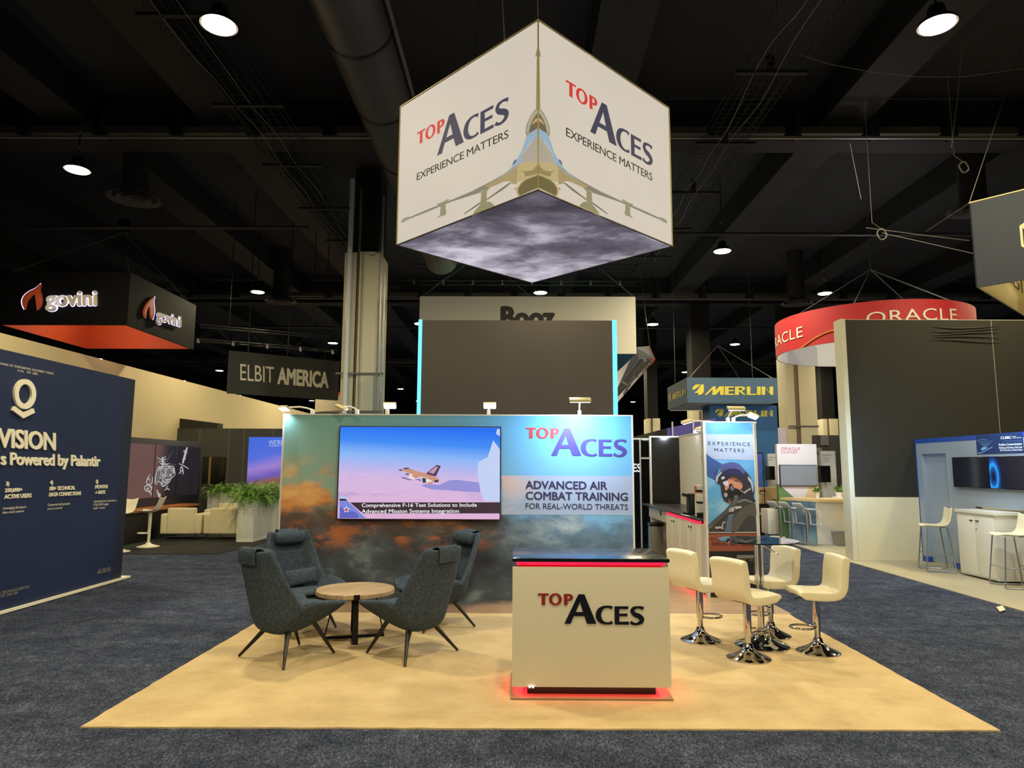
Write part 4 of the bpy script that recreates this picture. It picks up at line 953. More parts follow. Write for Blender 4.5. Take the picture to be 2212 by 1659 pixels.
for s, bl, br, tl in (('3)', (62, 158), (105, 158), (66, 112)), ('250,000+', (52, 240), (260, 228), (58, 195)), ('ACTIVE USERS', (46, 318), (370, 300), (52, 268)),
                      ('4)', (592, 144), (628, 143), (596, 100)), ('180+ TECHNICAL', (586, 218), (892, 206), (590, 172)), ('DATA CONNECTIONS', (580, 290), (962, 272), (586, 244)),
                      ('5)', (1138, 130), (1168, 129), (1142, 90)), ('MONTHS', (1132, 196), (1282, 190), (1136, 154)), ('-> DAYS', (1130, 262), (1252, 256), (1134, 220))):
    lt(s, bl, br, tl, bold=0.036, d=0.006, z=zB)
for s, bl, br, tl in (("Leveraging Envision's", (32, 446), (312, 428), (36, 414)), ('data mesh solution', (28, 496), (284, 476), (32, 466)), ('Connected with granular', (566, 406), (838, 386), (570, 376)),
                      ('access controls', (562, 450), (740, 436), (566, 424)), ('Automated error detection in', (1116, 362), (1386, 348), (1120, 334)), ('FY26 USAF budget', (1114, 404), (1296, 392), (1118, 374)), ('builds + review', (1112, 444), (1254, 434), (1116, 416))):
    lt(s, bl, br, tl, GREYI, 0.012, z=zB)
for s, bl, br, tl in (('PALANTIR TECHNOLOGIES INC', (-170, 1500), (352, 1380), (-168, 1466)), ('EST. 2003 USA', (8, 1498), (214, 1450), (10, 1466)), ('EST. 2003 USA', (1172, 1188), (1320, 1156), (1176, 1160)), ('PALANTIR.COM', (1156, 1218), (1318, 1184), (1160, 1190))):
    lt(s, bl, br, tl, mat('dim_letter', (150, 150, 146), 0.5), 0.008, z=zB)

# ------------------------------------------------------------------ black box sign with glowing lettering
GY = 16.0
gn = thing('box_sign', 'black hanging box sign with orange inside and halo-lit flame lettering, top left', 'sign', (-10.9, 17.5, 5.14))
g1, g0 = onY(277, 590, GY), onY(274, 702, GY)
gx0, gx1, gz0, gz1, gyf = onY(-6, 700, GY).x, g0.x, g0.z, g1.z, 19.35
GB = mat('sign_black', (13, 13, 15), 0.7, spec=0.1)
obj('near_face', MB().box((gx0, GY, gz0), (gx1, GY + 0.05, gz1)), GB, gn)
obj('side_face', MB().box((gx1 - 0.05, GY + 0.05, gz0), (gx1, gyf, gz1)), GB, gn)
obj('side_face', MB().box((gx0, GY + 0.05, gz0), (gx0 + 0.05, gyf, gz1)), GB, gn)
obj('far_face', MB().box((gx0, gyf, gz0), (gx1, gyf + 0.05, gz1)), GB, gn)
OR = mat('orange_lining', (214, 84, 34), 0.7)
obj('lining', MB().box((gx0 + 0.05, gyf - 0.02, gz0 + 0.002), (gx1 - 0.05, gyf, gz1)).box((gx0 + 0.05, GY + 0.05, gz0 + 0.002), (gx0 + 0.07, gyf - 0.02, gz1)).box((gx1 - 0.07, GY + 0.05, gz0 + 0.002), (gx1 - 0.05, gyf - 0.02, gz1)).box((gx0 + 0.07, GY + 0.05, gz0 + 0.002), (gx1 - 0.07, GY + 0.07, gz1)), OR, gn)
obj('lid', MB().box((gx0, GY, gz1), (gx1, gyf + 0.05, gz1 + 0.02)), GB, gn)
HALO = glow('violet_halo', (205, 195, 255), 3.0)
LET = mat('grey_channel_letter', (214, 206, 190), 0.5)
FLM = mat('flame_orange', (196, 84, 44), 0.5)
def halo_text(plane, s, bl, br, tl, bold):
    """channel letters stand off the face; the light strip behind them is a slightly wider copy of the letters"""
    b = ptext(gn, plane, s, bl, br, tl, HALO, bold + 0.05, 1.0, 0.012, 'letter_backlight')
    ptext(gn, plane, s, bl, br, tl, LET, bold, 1.0, 0.055, 'lettering', 0.03)
def zG(*p): return [(x / 3, 553 + y / 3) for x, y in p]
GP = FY(GY); GS = FX(gx1); GS = Plane((gx1, 0, 0), (1, 0, 0))
halo_text(GP, 'govini', zG((297, 325))[0], zG((634, 318))[0], zG((297, 225))[0], 0.035)
halo_text(GS, 'govini', zG((1010, 412))[0], zG((1170, 460))[0], zG((1010, 335))[0], 0.02)
f1 = spline(zG((160, 345), (142, 305), (150, 265), (185, 230), (225, 210), (262, 180), (255, 215), (268, 270), (262, 320), (240, 346), (232, 300), (222, 245), (195, 265), (170, 300)), 4)
f2 = spline(zG((946, 402), (938, 370), (945, 335), (965, 300), (1003, 265), (998, 300), (1003, 360), (990, 412), (978, 380), (974, 322), (955, 350)), 4)
for pl_, f in ((GP, f1), (GS, f2)):
    cx_ = sum(p[0] for p in f) / len(f); cy_ = sum(p[1] for p in f) / len(f)
    art(gn, pl_, [[(cx_ + (x - cx_) * 1.07, cy_ + (y - cy_) * 1.04) for x, y in f]], HALO, 0.012, 'flame_backlight')
    raised(gn, pl_, [f], FLM, 0.05, 'flame_emblem')
lamp('lining_light', 'POINT', ((gx0 + gx1) / 2, (GY + gyf) / 2, gz0 + .55), 60, (1, .9, .75), gn, size=.4)
lamp('letter_glow', 'AREA', GP.at(140, 650, 0.06), 1.2, (0.75, 0.7, 1.0), gn, size=1.6, size_y=0.3, aim=GP.at(140, 650))
wv = MB()
for c_ in ((gx0 + .1, GY + .1), (gx1 - .1, GY + .1), (gx1 - .1, gyf - .1)):
    wv.tube([(c_[0], c_[1], gz1 + .02), (-10.6, 17.6, 8.0)], 0.008, 5)
wv.tube([(-10.6, 17.6, 8.0), (-10.6, 17.6, 9.3)], 0.01, 5)
obj('rigging_wire', wv, _mats['steel_wire'], gn)
obj('chain_hoist', MB().box((-10.72, 17.5, 8.0), (-10.48, 17.7, 8.35)), _mats['black_metal'], gn, bev=0.03)

# ------------------------------------------------------------------ helicopter screen stand, desk, stools, armchairs, planters
HX = -9.3
hs = thing('screen_stand', 'dark framed screen wall showing a white sketched helicopter, behind white bar stools', 'screen', (HX - 0.2, 18.2, 0))
hy0, hy1 = onX(284, 945, HX).y, onX(437, 956, HX).y
obj('frame', MB().box((HX - 0.35, hy0 - 1.0, 0), (HX, hy1, 2.47)), mat('plum_frame', (40, 40, 58), 0.5), hs, bev=0.01)
HP = FX(HX)
def zh(*p): return [(250 + x / 5.53, 900 + y / 5.53) for x, y in p]
def scr(t):
    n = t.noise(t.coord(), 1.4, 4); x, y, z = t.xyz(t.coord())
    return t.mix(t.smooth(y, 0.1, -0.7), t.mix(n, lin((24, 20, 24)), lin((54, 46, 54))), lin((128, 92, 86)))
SCR = shader('dim_screen', scr, 0.4, emit=0.6, spec=0.15)
for q in (((175, 318), (468, 335), (450, 965), (160, 990)), ((484, 345), (726, 352), (712, 945), (466, 965)), ((750, 352), (1003, 370), (985, 925), (738, 945))):
    L = [HP.at(*p, 0.0) for p in zh(*q)]
    y0_, y1_ = L[0].y, L[1].y; z0_, z1_ = L[2].z, L[1].z
    s_ = obj('screen', MB().box((HX, y0_, z0_), (HX + 0.012, y1_, z1_)), SCR, hs)
HL, HG = glow('lit_sketch_white', (206, 206, 206), 0.75), glow('lit_sketch_grey', (120, 118, 120), 0.7)
def sk(pts, wd, k=4): return stroke(zh(*pts), wd, k)
art(hs, HP, [sk([(495, 485), (540, 510), (600, 475)], [1, 2, 1]), sk([(500, 540), (560, 530), (610, 500)], [1, 1.6, 1]), sk([(560, 480), (560, 600)], [2, 3.5], 1), sk([(530, 560), (600, 570), (640, 560)], [2, 3, 1.2]), sk([(500, 620), (560, 600), (640, 590), (690, 600), (700, 640), (712, 690)], [1.5, 2, 2, 2, 2, 1]),
         sk([(500, 620), (480, 700), (470, 790), (500, 810)], [1, 2, 2, 1]), sk([(580, 640), (600, 670), (560, 720), (610, 750), (660, 740), (712, 690)], [1.5, 2.5, 1.5, 1.5, 2, 1]), sk([(560, 730), (555, 830), (620, 800), (660, 750)], [1.5, 2.5, 2, 1]), sk([(410, 690), (380, 740), (370, 800), (430, 800), (440, 720)], [1, 2, 2, 2, 1.5]),
         sk([(350, 830), (390, 820), (425, 840), (420, 880), (370, 890), (345, 860), (352, 830)], [2, 2.4, 2, 2.2, 2, 2, 2]), sk([(390, 890), (420, 915), (425, 940)], [2, 2.5, 1]), sk([(490, 875), (505, 910), (520, 965)], [1.5, 3, 3]), sk([(505, 915), (530, 930), (525, 960)], [1.5, 2.5, 1.5]), sk([(580, 880), (620, 860), (645, 880)], [1, 2.4, 1]), sk([(600, 850), (625, 830)], [1.5, 2]),
         sk([(855, 365), (830, 450), (800, 560)], [2.5, 4.5, 3.5]), sk([(750, 560), (800, 580), (870, 622)], [1, 2, 1.5]), sk([(770, 620), (790, 600), (805, 650), (802, 692)], [1.5, 2.5, 2, 1.5]), sk([(750, 680), (775, 665), (770, 625)], [1, 2, 1.5])], HL, 0.016, 'helicopter_sketch')
rn = random.Random(11)
body_ = [(520, 640), (560, 620), (600, 630), (640, 615), (680, 620), (690, 660), (650, 700), (600, 715), (560, 690), (530, 720), (510, 770), (540, 790), (585, 780), (620, 770), (400, 760), (385, 860), (415, 830), (830, 420), (815, 500), (790, 640), (560, 520), (580, 560), (520, 600)]
art(hs, HP, [sk([(x + rn.uniform(-14, 14), y + rn.uniform(-14, 14)), (x + rn.uniform(-22, 22), y + rn.uniform(-22, 22)), (x + rn.uniform(-28, 28), y + rn.uniform(-28, 28))], [.7, 1.3, .6]) for x, y in body_ for _ in range(3)], HL, 0.0175, 'helicopter_detail')
art(hs, HP, [zh((500, 630), (560, 610), (640, 600), (690, 610), (700, 680), (640, 740), (560, 720), (540, 740), (500, 800), (480, 780)), zh((560, 740), (610, 760), (650, 750), (620, 790), (560, 825)), sk([(600, 560), (650, 460), (690, 395)], [.6, 1.0, .5]), sk([(620, 560), (720, 575)], [.8, 1], 1), sk([(415, 440), (450, 470)], [.5, .5], 1), sk([(840, 420), (855, 440)], [3, 2], 1)], HG, 0.0145, 'helicopter_shade')
dk = thing('screen_desk', 'dark desk with orange-brown edge below the helicopter screens', 'desk', (-8.98, 17, 0))
obj('desktop', MB().box((HX + 0.01, 13.9, 0.70), (-8.78, 19.0, 0.755)), mat('orange_wood', (176, 100, 44), 0.4), dk)
obj('front_panel', MB().box((HX + 0.01, 13.9, 0.0), (-8.95, 19.0, 0.70)), mat('desk_black', (30, 29, 31), 0.6), dk)
def swivel_stool(label, loc, rz, first=None):
    if first: return dup(first, (*loc, 0), rz, label)
    o = thing('swivel_stool', label, 'bar stool', (*loc, 0), rz, 'white moulded swivel stools')
    W_ = mat('stool_white', (228, 224, 206), 0.4)
    prof = [(0.21, 0.015), (0.20, 0.0), (0.05, -0.012), (-0.10, 0.0), (-0.16, 0.05), (-0.20, 0.15), (-0.24, 0.27), (-0.26, 0.30)]
    obj('seat', MB().grid([[Vector((x, y, 0.76 + z + 0.05 * (abs(x) / 0.2) ** 2)) for x in (-0.2, -0.12, 0, 0.12, 0.2)] for y, z in prof]), W_, o, local=True, sub=2, solid=0.025)
    obj('column', MB().tube([(0, 0, 0.08), (0, 0, 0.74)], [0.03, 0.04], 14), W_, o, local=True)
    obj('base', MB().lathe([(0, 0), (0.23, 0), (0.23, 0.012), (0.16, 0.03), (0.07, 0.06), (0.035, 0.10), (0, 0.10)], n=32), W_, o, local=True)
    obj('footrest', MB().tube([(0.11 * math.sin(a), 0.10 - 0.11 * math.cos(a) + 0.02, 0.30) for a in [2 * PI * k / 20 for k in range(21)]], 0.014, 8), W_, o, local=True)
    obj('lever', MB().tube([(0.03, 0, 0.72), (0.15, 0.03, 0.69)], 0.007, 6), W_, o, local=True)
    return o
s1 = swivel_stool('white swivel stool half hidden by the dark blue lettered wall', (-8.30, 14.45), math.radians(170))
swivel_stool('white swivel stool at the orange-edged desk, seen side-on', (-8.15, 15.33), math.radians(100), s1)
IV = mat('ivory_leather', (226, 216, 180), 0.45, var=0.03, scale=5)
def armchair(label, loc, rz, first=None):
    if first: return dup(first, (*loc, 0), rz, label)
    o = thing('armchair', label, 'armchair', (*loc, 0), rz, 'ivory armchairs by the planters')
    obj('back', MB().box((-0.33, -0.38, 0.13), (0.33, -0.20, 0.76)), IV, o, local=True, bev=0.045, seg=4)
    for sx in (-1, 1):
        obj('arm', MB().box((sx * 0.40 - 0.09, -0.36, 0.13), (sx * 0.40 + 0.09, 0.38, 0.62)), IV, o, local=True, bev=0.045, seg=4)
    obj('seat_cushion', MB().box((-0.32, -0.2, 0.24), (0.32, 0.40, 0.44)), IV, o, local=True, bev=0.05, seg=4)
    obj('seat_base', MB().box((-0.36, -0.30, 0.12), (0.36, 0.37, 0.25)), IV, o, local=True, bev=0.02)
    for sx in (-1, 1):
        for sy in (-0.32, 0.33):
            obj('leg', MB().tube([(sx * 0.36, sy, 0.125), (sx * 0.38, sy * 1.03, 0.004)], [0.018, 0.012], 8), CHROME, o, local=True)
    return o
a1 = armchair('ivory armchair with its back to the viewer, nearest the orange-edged desk', (-8.22, 17.2), math.radians(4))
armchair('ivory armchair with its back to the viewer, touching the white planter', (-7.17, 17.24), math.radians(-2), a1)
armchair('ivory armchair facing the viewer behind the other two', (-7.95, 18.95), math.radians(182), a1)
PLW = mat('whitewashed_planter', (204, 206, 200), 0.6, var=0.12, scale=8)
FERN = [mat('fern_green', (88, 136, 54), 0.6, var=0.3, scale=30), mat('fern_light', (142, 184, 84), 0.6, var=0.3, scale=30)]
def fern(par, x0, x1, y0, y1, z, n, rnd, droop=1.0, size=1.0):
    for mi, mt in enumerate(FERN):
        mb = MB()
        for _ in range(n):
            px_, py_ = rnd.uniform(x0, x1), rnd.uniform(y0, y1); a = rnd.uniform(0, 2 * PI); L = rnd.uniform(0.4, 0.85) * size; el = rnd.uniform(0.35, 1.3)
            d = Vector((math.cos(a) * math.cos(el), math.sin(a) * math.cos(el), math.sin(el))); p = Vector((px_, py_, z)); sd = d.cross(Vector((0, 0, 1)))
            sd = sd.normalized() if sd.length > 1e-3 else Vector((1, 0, 0)); k = 12; prev = p
            for i in range(k):
                d = (d + Vector((0, 0, -0.20 * droop * (i + 2) / k))).normalized(); p = prev + d * (L / k)
                wd = 0.085 * math.sin(PI * min(1, (i + 1.2) / (k + 0.6))) + 0.008
                for s_ in (-1, 1):
                    tip = prev + d * (L / k * 0.9) + sd * s_ * wd + Vector((0, 0, -0.012))
                    mb.add([prev, prev + d * (L / k * 0.55), tip], [(0, 1, 2)])
                prev = p
        obj('fronds', mb, mt, par, smooth=False)
for lab, lo, hi in (('white planter with drooping ferns, its narrow end towards the viewer', (-6.62, 16.40, 0), (-6.25, 18.06, 0.97)), ('long white planter of ferns behind the ivory armchairs', (-8.75, 19.5, 0), (-6.75, 19.9, 1.02))):
    o = thing('fern_planter', lab, 'planter', ((lo[0] + hi[0]) / 2, (lo[1] + hi[1]) / 2, 0))
    obj('trough', MB().box(lo, hi), PLW, o, bev=0.012)
    obj('frame_edge', MB().box((lo[0] - .012, lo[1] - .012, 0), (hi[0] + .012, hi[1] + .012, 0.045)).box((lo[0] - .012, lo[1] - .012, 0.045), (lo[0] + .02, lo[1] + .02, hi[2])).box((hi[0] - .02, lo[1] - .012, 0.045), (hi[0] + .012, lo[1] + .02, hi[2])), PLW, o)
    rnd = random.Random(3)
    fern(o, lo[0] + .02, hi[0] - .02, lo[1] + .02, hi[1] - .02, hi[2] - 0.03, 220, rnd, 1.45, 1.0 if lo[1] < 18 else .72)
# dark partition with panels, blue poster screen, doorway screen
PY_ = 22.0
pt = thing('dark_partition', 'dark olive-grey partition wall with thin panel seams behind the ferns', 'partition', (-9.0, PY_, 0))
p0, p1 = onY(360, 925, PY_), onY(610, 925, PY_)
OG = mat('olive_grey', (72, 75, 68), 0.6)
obj('panel', MB().box((p0.x - 1.2, PY_, 0), (p1.x + 0.9, PY_ + 0.1, p0.z)), OG, pt)
q0, q1 = onY(358, 900, PY_ + .3), onY(476, 915, PY_ + .3)
obj('raised_block', MB().slab([(q0.x, PY_ + .11, 0), (q1.x, PY_ + .11, 0), (q1.x, PY_ + .11, q1.z), (q0.x, PY_ + .11, q0.z)], (0, 0.4, 0)), mat('dark_block', (36, 34, 30), 0.6), pt)
sm = MB()
for px_ in (367, 431, 495, 527, 590): p = onY(px_, 950, PY_); sm.box((p.x - .012, PY_ - .004, 0), (p.x + .012, PY_, p0.z))
obj('seam', sm, mat('seam_light', (120, 116, 96), 0.6), pt)
ds = thing('dark_screen', 'black unlit screen on the olive-grey partition beside the helicopter stand', 'tv', onY(460, 1030, PY_ - .1))
u0, u1 = onY(438, 987, PY_ - .05), onY(484, 1046, PY_ - .05)
obj('screen', MB().box((u0.x, PY_ - .05, u1.z), (u1.x, PY_ - .004, u0.z)), GLOSSB, ds, bev=0.006)
v0 = onY(452, 987, PY_ - .06); obj('light_stripe', MB().box((v0.x, PY_ - .056, u1.z), (v0.x + .07, PY_ - .051, u0.z)), mat('tan_stripe', (150, 128, 84), 0.6), ds)
UY = 20.9
us = thing('poster_screen', 'blue and violet glowing landscape screen behind the ferns', 'screen', onY(572, 1080, UY))
w0, w1 = onY(538, 944, UY), onY(614, 1090, UY)
def pic(t):
    n = t.noise(t.coord((0.6, 1, 3)), 1.6, 5); x, y, z = t.xyz(t.coord())
    f = t.math('ADD', t.math('SUBTRACT', z, t.math('MULTIPLY', x, 0.22)), t.math('MULTIPLY', n, 0.22))
    return t.ramp(t.math('DIVIDE', f, 2.4), [(0.14, lin((120, 84, 62))), (0.28, lin((150, 100, 90))), (0.35, lin((120, 98, 200))), (0.46, lin((172, 140, 226))), (0.60, lin((92, 120, 240))), (0.95, lin((58, 116, 238)))])
obj('screen', MB().box((w0.x, UY, 0.3), (w1.x, UY + 0.06, w0.z)), shader('poster_picture', pic, 0.3, emit=0.8), us)
obj('stand', MB().box((w0.x, UY - 0.1, 0), (w1.x, UY + 0.25, 0.3)), GLOSSB, us)
ptext(us, FY(UY), "WE'RE THE", (580.5, 961), (634, 961), (580.5, 951), glow('lit_pale_letters', (196, 206, 250), 0.9), 0.0)
ptext(us, FY(UY), 'TRAINING + REAL', (580.5, 964.5), (620, 964.5), (580.5, 962), glow('lit_pale_letters', (196, 206, 250), 0.9), 0.01)

# hanging charcoal sign with two-weight lettering, under a truss
e0 = onY(497, 757, 18.0); zt, zb = e0.z, onY(492, 849, 18.0).z
e1 = Vector((onY(728, 778, 19.55).x - 0.25, 19.7, 0))
en = thing('charcoal_sign', 'charcoal hanging sign with white capital lettering, left of the column', 'sign', ((e0.x + e1.x) / 2, 18.8, zb))
ed = Vector((e1.x - e0.x, e1.y - e0.y, 0)).normalized(); enn = Vector((ed.y, -ed.x, 0))
ea = Vector((e0.x, 18.0, zb)); eb = Vector((e1.x + ed.x * 0.3, e1.y + ed.y * 0.3, zb)); eu = Vector((0, 0, zt - zb))
obj('face', MB().slab([ea, eb, eb + eu, ea + eu], -enn * 0.12), mat('charcoal_fabric', (50, 50, 48), 0.7), en)
EP = Plane(ea, enn)
EL = mat('bone_letter', (222, 216, 196), 0.5)
ptext(en, EP, 'ELBIT', (519, 821), (592, 827), (519, 786), EL, 0.0); ptext(en, EP, 'AMERICA', (599, 828), (710, 837.5), (600, 793), EL, 0.05)
ew = MB()
for k in (0.15, 0.5, 0.85): p = ea.lerp(eb, k) + eu; ew.tube([p, Vector((p.x, p.y, 9.48))], 0.012, 6)
obj('hanger', ew, _mats['black_metal'], en)
_p = onY(740, 893, 24)
rs = thing('rounded_sign', 'small cream sign with red top edge just left of the column', 'sign', onY(712, 890, 24))
obj('face', MB().lathe([(0.0, 0), (0.95, 0), (0.95, 0.55), (0, 0.55)], onY(740, 893, 24), 32), mat('cream_fabric', (206, 196, 170), 0.6), rs)
obj('red_rim', MB().lathe([(0, 0.55), (0.955, 0.55), (0.955, 0.66), (0, 0.66)], onY(740, 893, 24), 32), mat('red_fabric', (190, 44, 56), 0.6), rs)

obj('rigging_wire', MB().tube([_p + Vector((0, 0, .66)), Vector((_p.x, _p.y, 9.48))], .01, 5), _mats['steel_wire'], rs)

# ------------------------------------------------------------------ right side, far: teal signs with yellow lettering
TL_ = mat('teal_sign', (70, 98, 126), 0.6, var=0.05, scale=1)
YL = mat('yellow_letter', (222, 208, 74), 0.5)
MY = 20.0
mx0, mx1 = onY(1484, 840, MY).x, onY(1680, 840, MY).x; mz0, mz1 = onY(1580, 870, MY).z, onY(1580, 816, MY).z; myf = 22.6
mg = thing('teal_box_sign', 'teal hanging box sign with yellow lettering on two faces', 'sign', ((mx0 + mx1) / 2, 21.3, mz0))
obj('near_face', MB().box((mx0, MY, mz0), (mx1, MY + .04, mz1)), TL_, mg)
obj('left_face', MB().box((mx0, MY + .04, mz0), (mx0 + .04, myf, mz1)), TL_, mg)
obj('right_face', MB().box((mx1 - .04, MY + .04, mz0), (mx1, myf, mz1)), TL_, mg)
obj('far_face', MB().box((mx0 + .04, myf - .04, mz0), (mx1 - .04, myf, mz1)), TL_, mg)
obj('underside', MB().box((mx0 + .04, MY + .04, mz0 + .01), (mx1 - .04, myf - .04, mz0 + .03)), WF, mg)
def zm(*p): return [(1420 + x / 7.9, 780 + y / 7.9) for x, y in p]
def parallel(x, y, w, h): return [(x, y), (x + w, y), (x + w, y + h), (x, y + h)]
def merlin(par, pl, f):
    """f maps the letter sheet onto the picture; the strokes are heavy on the left and thin on the right, as on the sign"""
    F = lambda L: [f(*p) for p in L]
    A = []
    A.append([F([(805, 577), (955, 430), (995, 430), (990, 500), (1060, 430), (1135, 430), (1135, 577), (1070, 577), (1070, 505), (995, 577), (935, 577), (945, 478), (845, 577)])])
    A.append([F([(1150, 432), (1305, 432), (1305, 455), (1215, 455), (1215, 492), (1300, 492), (1300, 514), (1215, 514), (1215, 556), (1310, 556), (1310, 578), (1150, 578)])])
    A.append([F([(1325, 433), (1450, 433), (1495, 450), (1495, 485), (1440, 512), (1510, 578), (1470, 578), (1400, 520), (1392, 520), (1392, 578), (1325, 578)]), F([(1392, 455), (1440, 458), (1450, 478), (1435, 496), (1392, 498)])])
    A.append([F([(1525, 435), (1588, 435), (1588, 556), (1690, 556), (1690, 578), (1525, 578)])]); A.append([F(parallel(1700, 435, 65, 143))])
    A.append([F([(1780, 435), (1830, 435), (1915, 535), (1915, 435), (1978, 435), (1978, 578), (1940, 578), (1840, 460), (1840, 578), (1780, 578)])])
    A.append([F([(600, 492), (603, 450), (640, 408), (690, 395), (738, 402), (690, 445), (640, 480)])]); A.append([F([(790, 397), (795, 470), (790, 530), (760, 565), (722, 578), (690, 578), (705, 545), (625, 540), (680, 505), (750, 400)])])
    return art(par, pl, A, YL, 0.012, 'lettering')
merlin(mg, FY(MY), lambda x, y: zm((x, y))[0])
def left_map(x, y):
    k = (x - 600) / 1378; X = 190 + k * 290; t0, t1 = 560 - k * 122, 705 - k * 145
    return zm((X, t0 + (y - 395) / 183 * (t1 - t0)))[0]
merlin(mg, FX(mx0) if False else Plane((mx0, 0, 0), (-1, 0, 0)), left_map)
wm = MB()
for c_ in ((mx0 + .1, MY + .1), (mx1 - .1, MY + .1), (mx1 - .1, myf - .1)): wm.tube([(c_[0], c_[1], mz1), ((mx0 + mx1) / 2, 21.3, mz1 + 1.2)], 0.008, 5)
obj('rigging_wire', wm, _mats['steel_wire'], mg)
hb = thing('hidden_sign', 'white sign with black capitals mostly hidden below the teal box sign', 'sign', onY(1530, 884, 24))
h0, h1 = onY(1448, 887, 24), onY(1640, 864, 24)
obj('face', MB().box((h0.x, 24, h0.z), (h1.x, 24.05, h1.z + .25)), WF, hb)
obj('rigging_wire', MB().tube([h1 + Vector((-.2, .02, .2)), Vector((h1.x - .2, 24.02, 9.48))], .008, 5).tube([h0 + Vector((.2, .02, .3)), Vector((h0.x + .2, 24.02, 9.48))], .008, 5), _mats['steel_wire'], hb)
ptext(hb, FY(24), 'ON-HUMAN', (1474, 875), (1598, 871), (1474, 866), mat('black_print', (22, 22, 24), 0.5), 0.01)
TYy = 20.6
tx0, tx1 = onY(1533, 900, TYy).x, onY(1679, 900, TYy).x; tz1 = mz0 - .02
tw = thing('teal_tower', 'tall teal-blue wall with yellow lettering and dotted pattern behind the pilot wall', 'display wall', ((tx0 + tx1) / 2, TYy + .3, 0))
BT = mat('blue_teal', (44, 98, 150), 0.55, var=0.12, scale=0.8)
obj('body', MB().box((tx0, TYy, 0), (tx1, TYy + .8, tz1)), BT, tw)
def tower_map(x, y):
    return zm((985 + (x - 600) / 1378 * 985, 812 + (y - 395) / 183 * 135))[0]
merlin(tw, FY(TYy), tower_map)
dots = MB()
TP_ = FY(TYy)
for c_, r0, a0, a1 in (((1640, 1010), 70, -60, 20), ((1650, 1060), 50, -100, 10), ((1600, 1080), 60, -80, 10)):
    for k in range(46):
        a = math.radians(a0 + (a1 - a0) * k / 46); q = (c_[0] + r0 * math.cos(a), c_[1] + r0 * math.sin(a))
        if 1632 < q[0] < 1677 and 905 < q[1] < 1060: dots.flat([[TP_.at(x, y, 0.006) for x, y in ell(q[0], q[1], 0.55, 0.55, 6)]])
obj('dotted_lines', dots, mat('pale_dot', (206, 218, 214), 0.6), tw, smooth=False)
FT = Plane((tx0, 0, 0), (-1, 0, 0))
# things at the foot of the teal tower
cb = thing('cloth_panel', 'blue cloth panel hung beside the printed pilot wall', 'panel', onY(1640, 1050, 18.6))
L = [onY(x, y, 18.6) for x, y in z5((1393, 412), (1492, 412), (1480, 790), (1405, 792))]
obj('cloth', MB().slab(L, (0, .02, 0)), mat('royal_cloth', (64, 84, 164), 0.7), cb)
obj('hanging_rail', MB().tube([L[0] + Vector((0, 0, .01)), L[1] + Vector((0, 0, .01))], 0.015, 6).tube([L[0], Vector((L[0].x, L[0].y, 0.0))], 0.012, 6).tube([L[1], Vector((L[1].x, L[1].y, 0.0))], 0.012, 6), BM, cb)
def face_box(name, label, cat, px0, py0, px1, py1, Y, depth, mt, group=None, floor=False):
    a, b = onY(px0, py0, Y), onY(px1, py1, Y)
    o = thing(name, label, cat, ((a.x + b.x) / 2, Y + depth / 2, 0 if floor else b.z), 0, group)
    return o, a, b
o, a, b = face_box('wood_cabinet', 'light wood cabinet with open shelf on the black counter behind the pilot wall', 'cabinet', 1636, 1053, 1684, 1089, 18.9, 0.4, OAK)
WD = mat('birch', (196, 168, 118), 0.5, var=0.08, scale=9)
obj('carcass', MB().box((a.x, 18.92, b.z), (b.x, 19.3, a.z)), WD, o)
i0, i1 = onY(1641, 1058, 18.9), onY(1655, 1067, 18.9)
obj('open_shelf', MB().box((i0.x, 18.90, i1.z), (i1.x, 18.92, i0.z)), mat('shelf_shade', (120, 96, 60), 0.7), o)
obj('book', MB().box((i0.x + .02, 18.885, i1.z), (i1.x - .02, 18.90, i1.z + .05)), mat('paper', (222, 210, 180), 0.7), o)
d0, d1 = onY(1639, 1069, 18.9), onY(1656, 1088, 18.9)
obj('door', MB().box((d0.x, 18.90, d1.z), (d1.x, 18.92, d0.z)), WD, o, bev=0.004)
o, a, b = face_box('black_counter', 'black counter front with white phone lettering behind the pilot wall', 'counter', 1632, 1090, 1684, 1152, 18.85, 0.5, BLK, floor=True)
obj('front', MB().box((a.x, 18.85, 0), (b.x, 19.35, a.z)), mat('counter_black', (20, 20, 22), 0.45), o)
ptext(o, FY(18.85), 'G', (1650.5, 1104), (1655.5, 1104), (1650.5, 1098.5), mat('bone_letter', (222, 216, 196), 0.5), 0.03)
ptext(o, FY(18.85), '888-', (1641, 1112), (1657.5, 1112), (1641, 1107), mat('bone_letter', (222, 216, 196), 0.5), 0.03)
o, a, b = face_box('white_pedestal', 'small white pedestal cabinet left of the white tall kiosk', 'cabinet', 1658, 1100, 1684, 1150, 17.95, 0.5, PANELW, floor=True)
obj('body', MB().box((a.x, 17.95, 0.1), (b.x, 18.45, a.z)), PANELW, o, bev=0.006)
obj('plinth', MB().box((a.x + .06, 18.0, 0), (b.x - .03, 18.4, 0.1)), mat('plinth_blue', (130, 150, 170), 0.6), o)
tag(obj('folded_stand', MB().tube([onY(1662, 1086, 18.1), onY(1668, 1079, 18.1), onY(1680, 1080, 18.1), onY(1681, 1096, 18.1), onY(1664, 1097, 18.1), onY(1662, 1086, 18.1)], 0.02, 6), CHROME), 'chrome loop stand resting on the small white pedestal cabinet', 'stand')

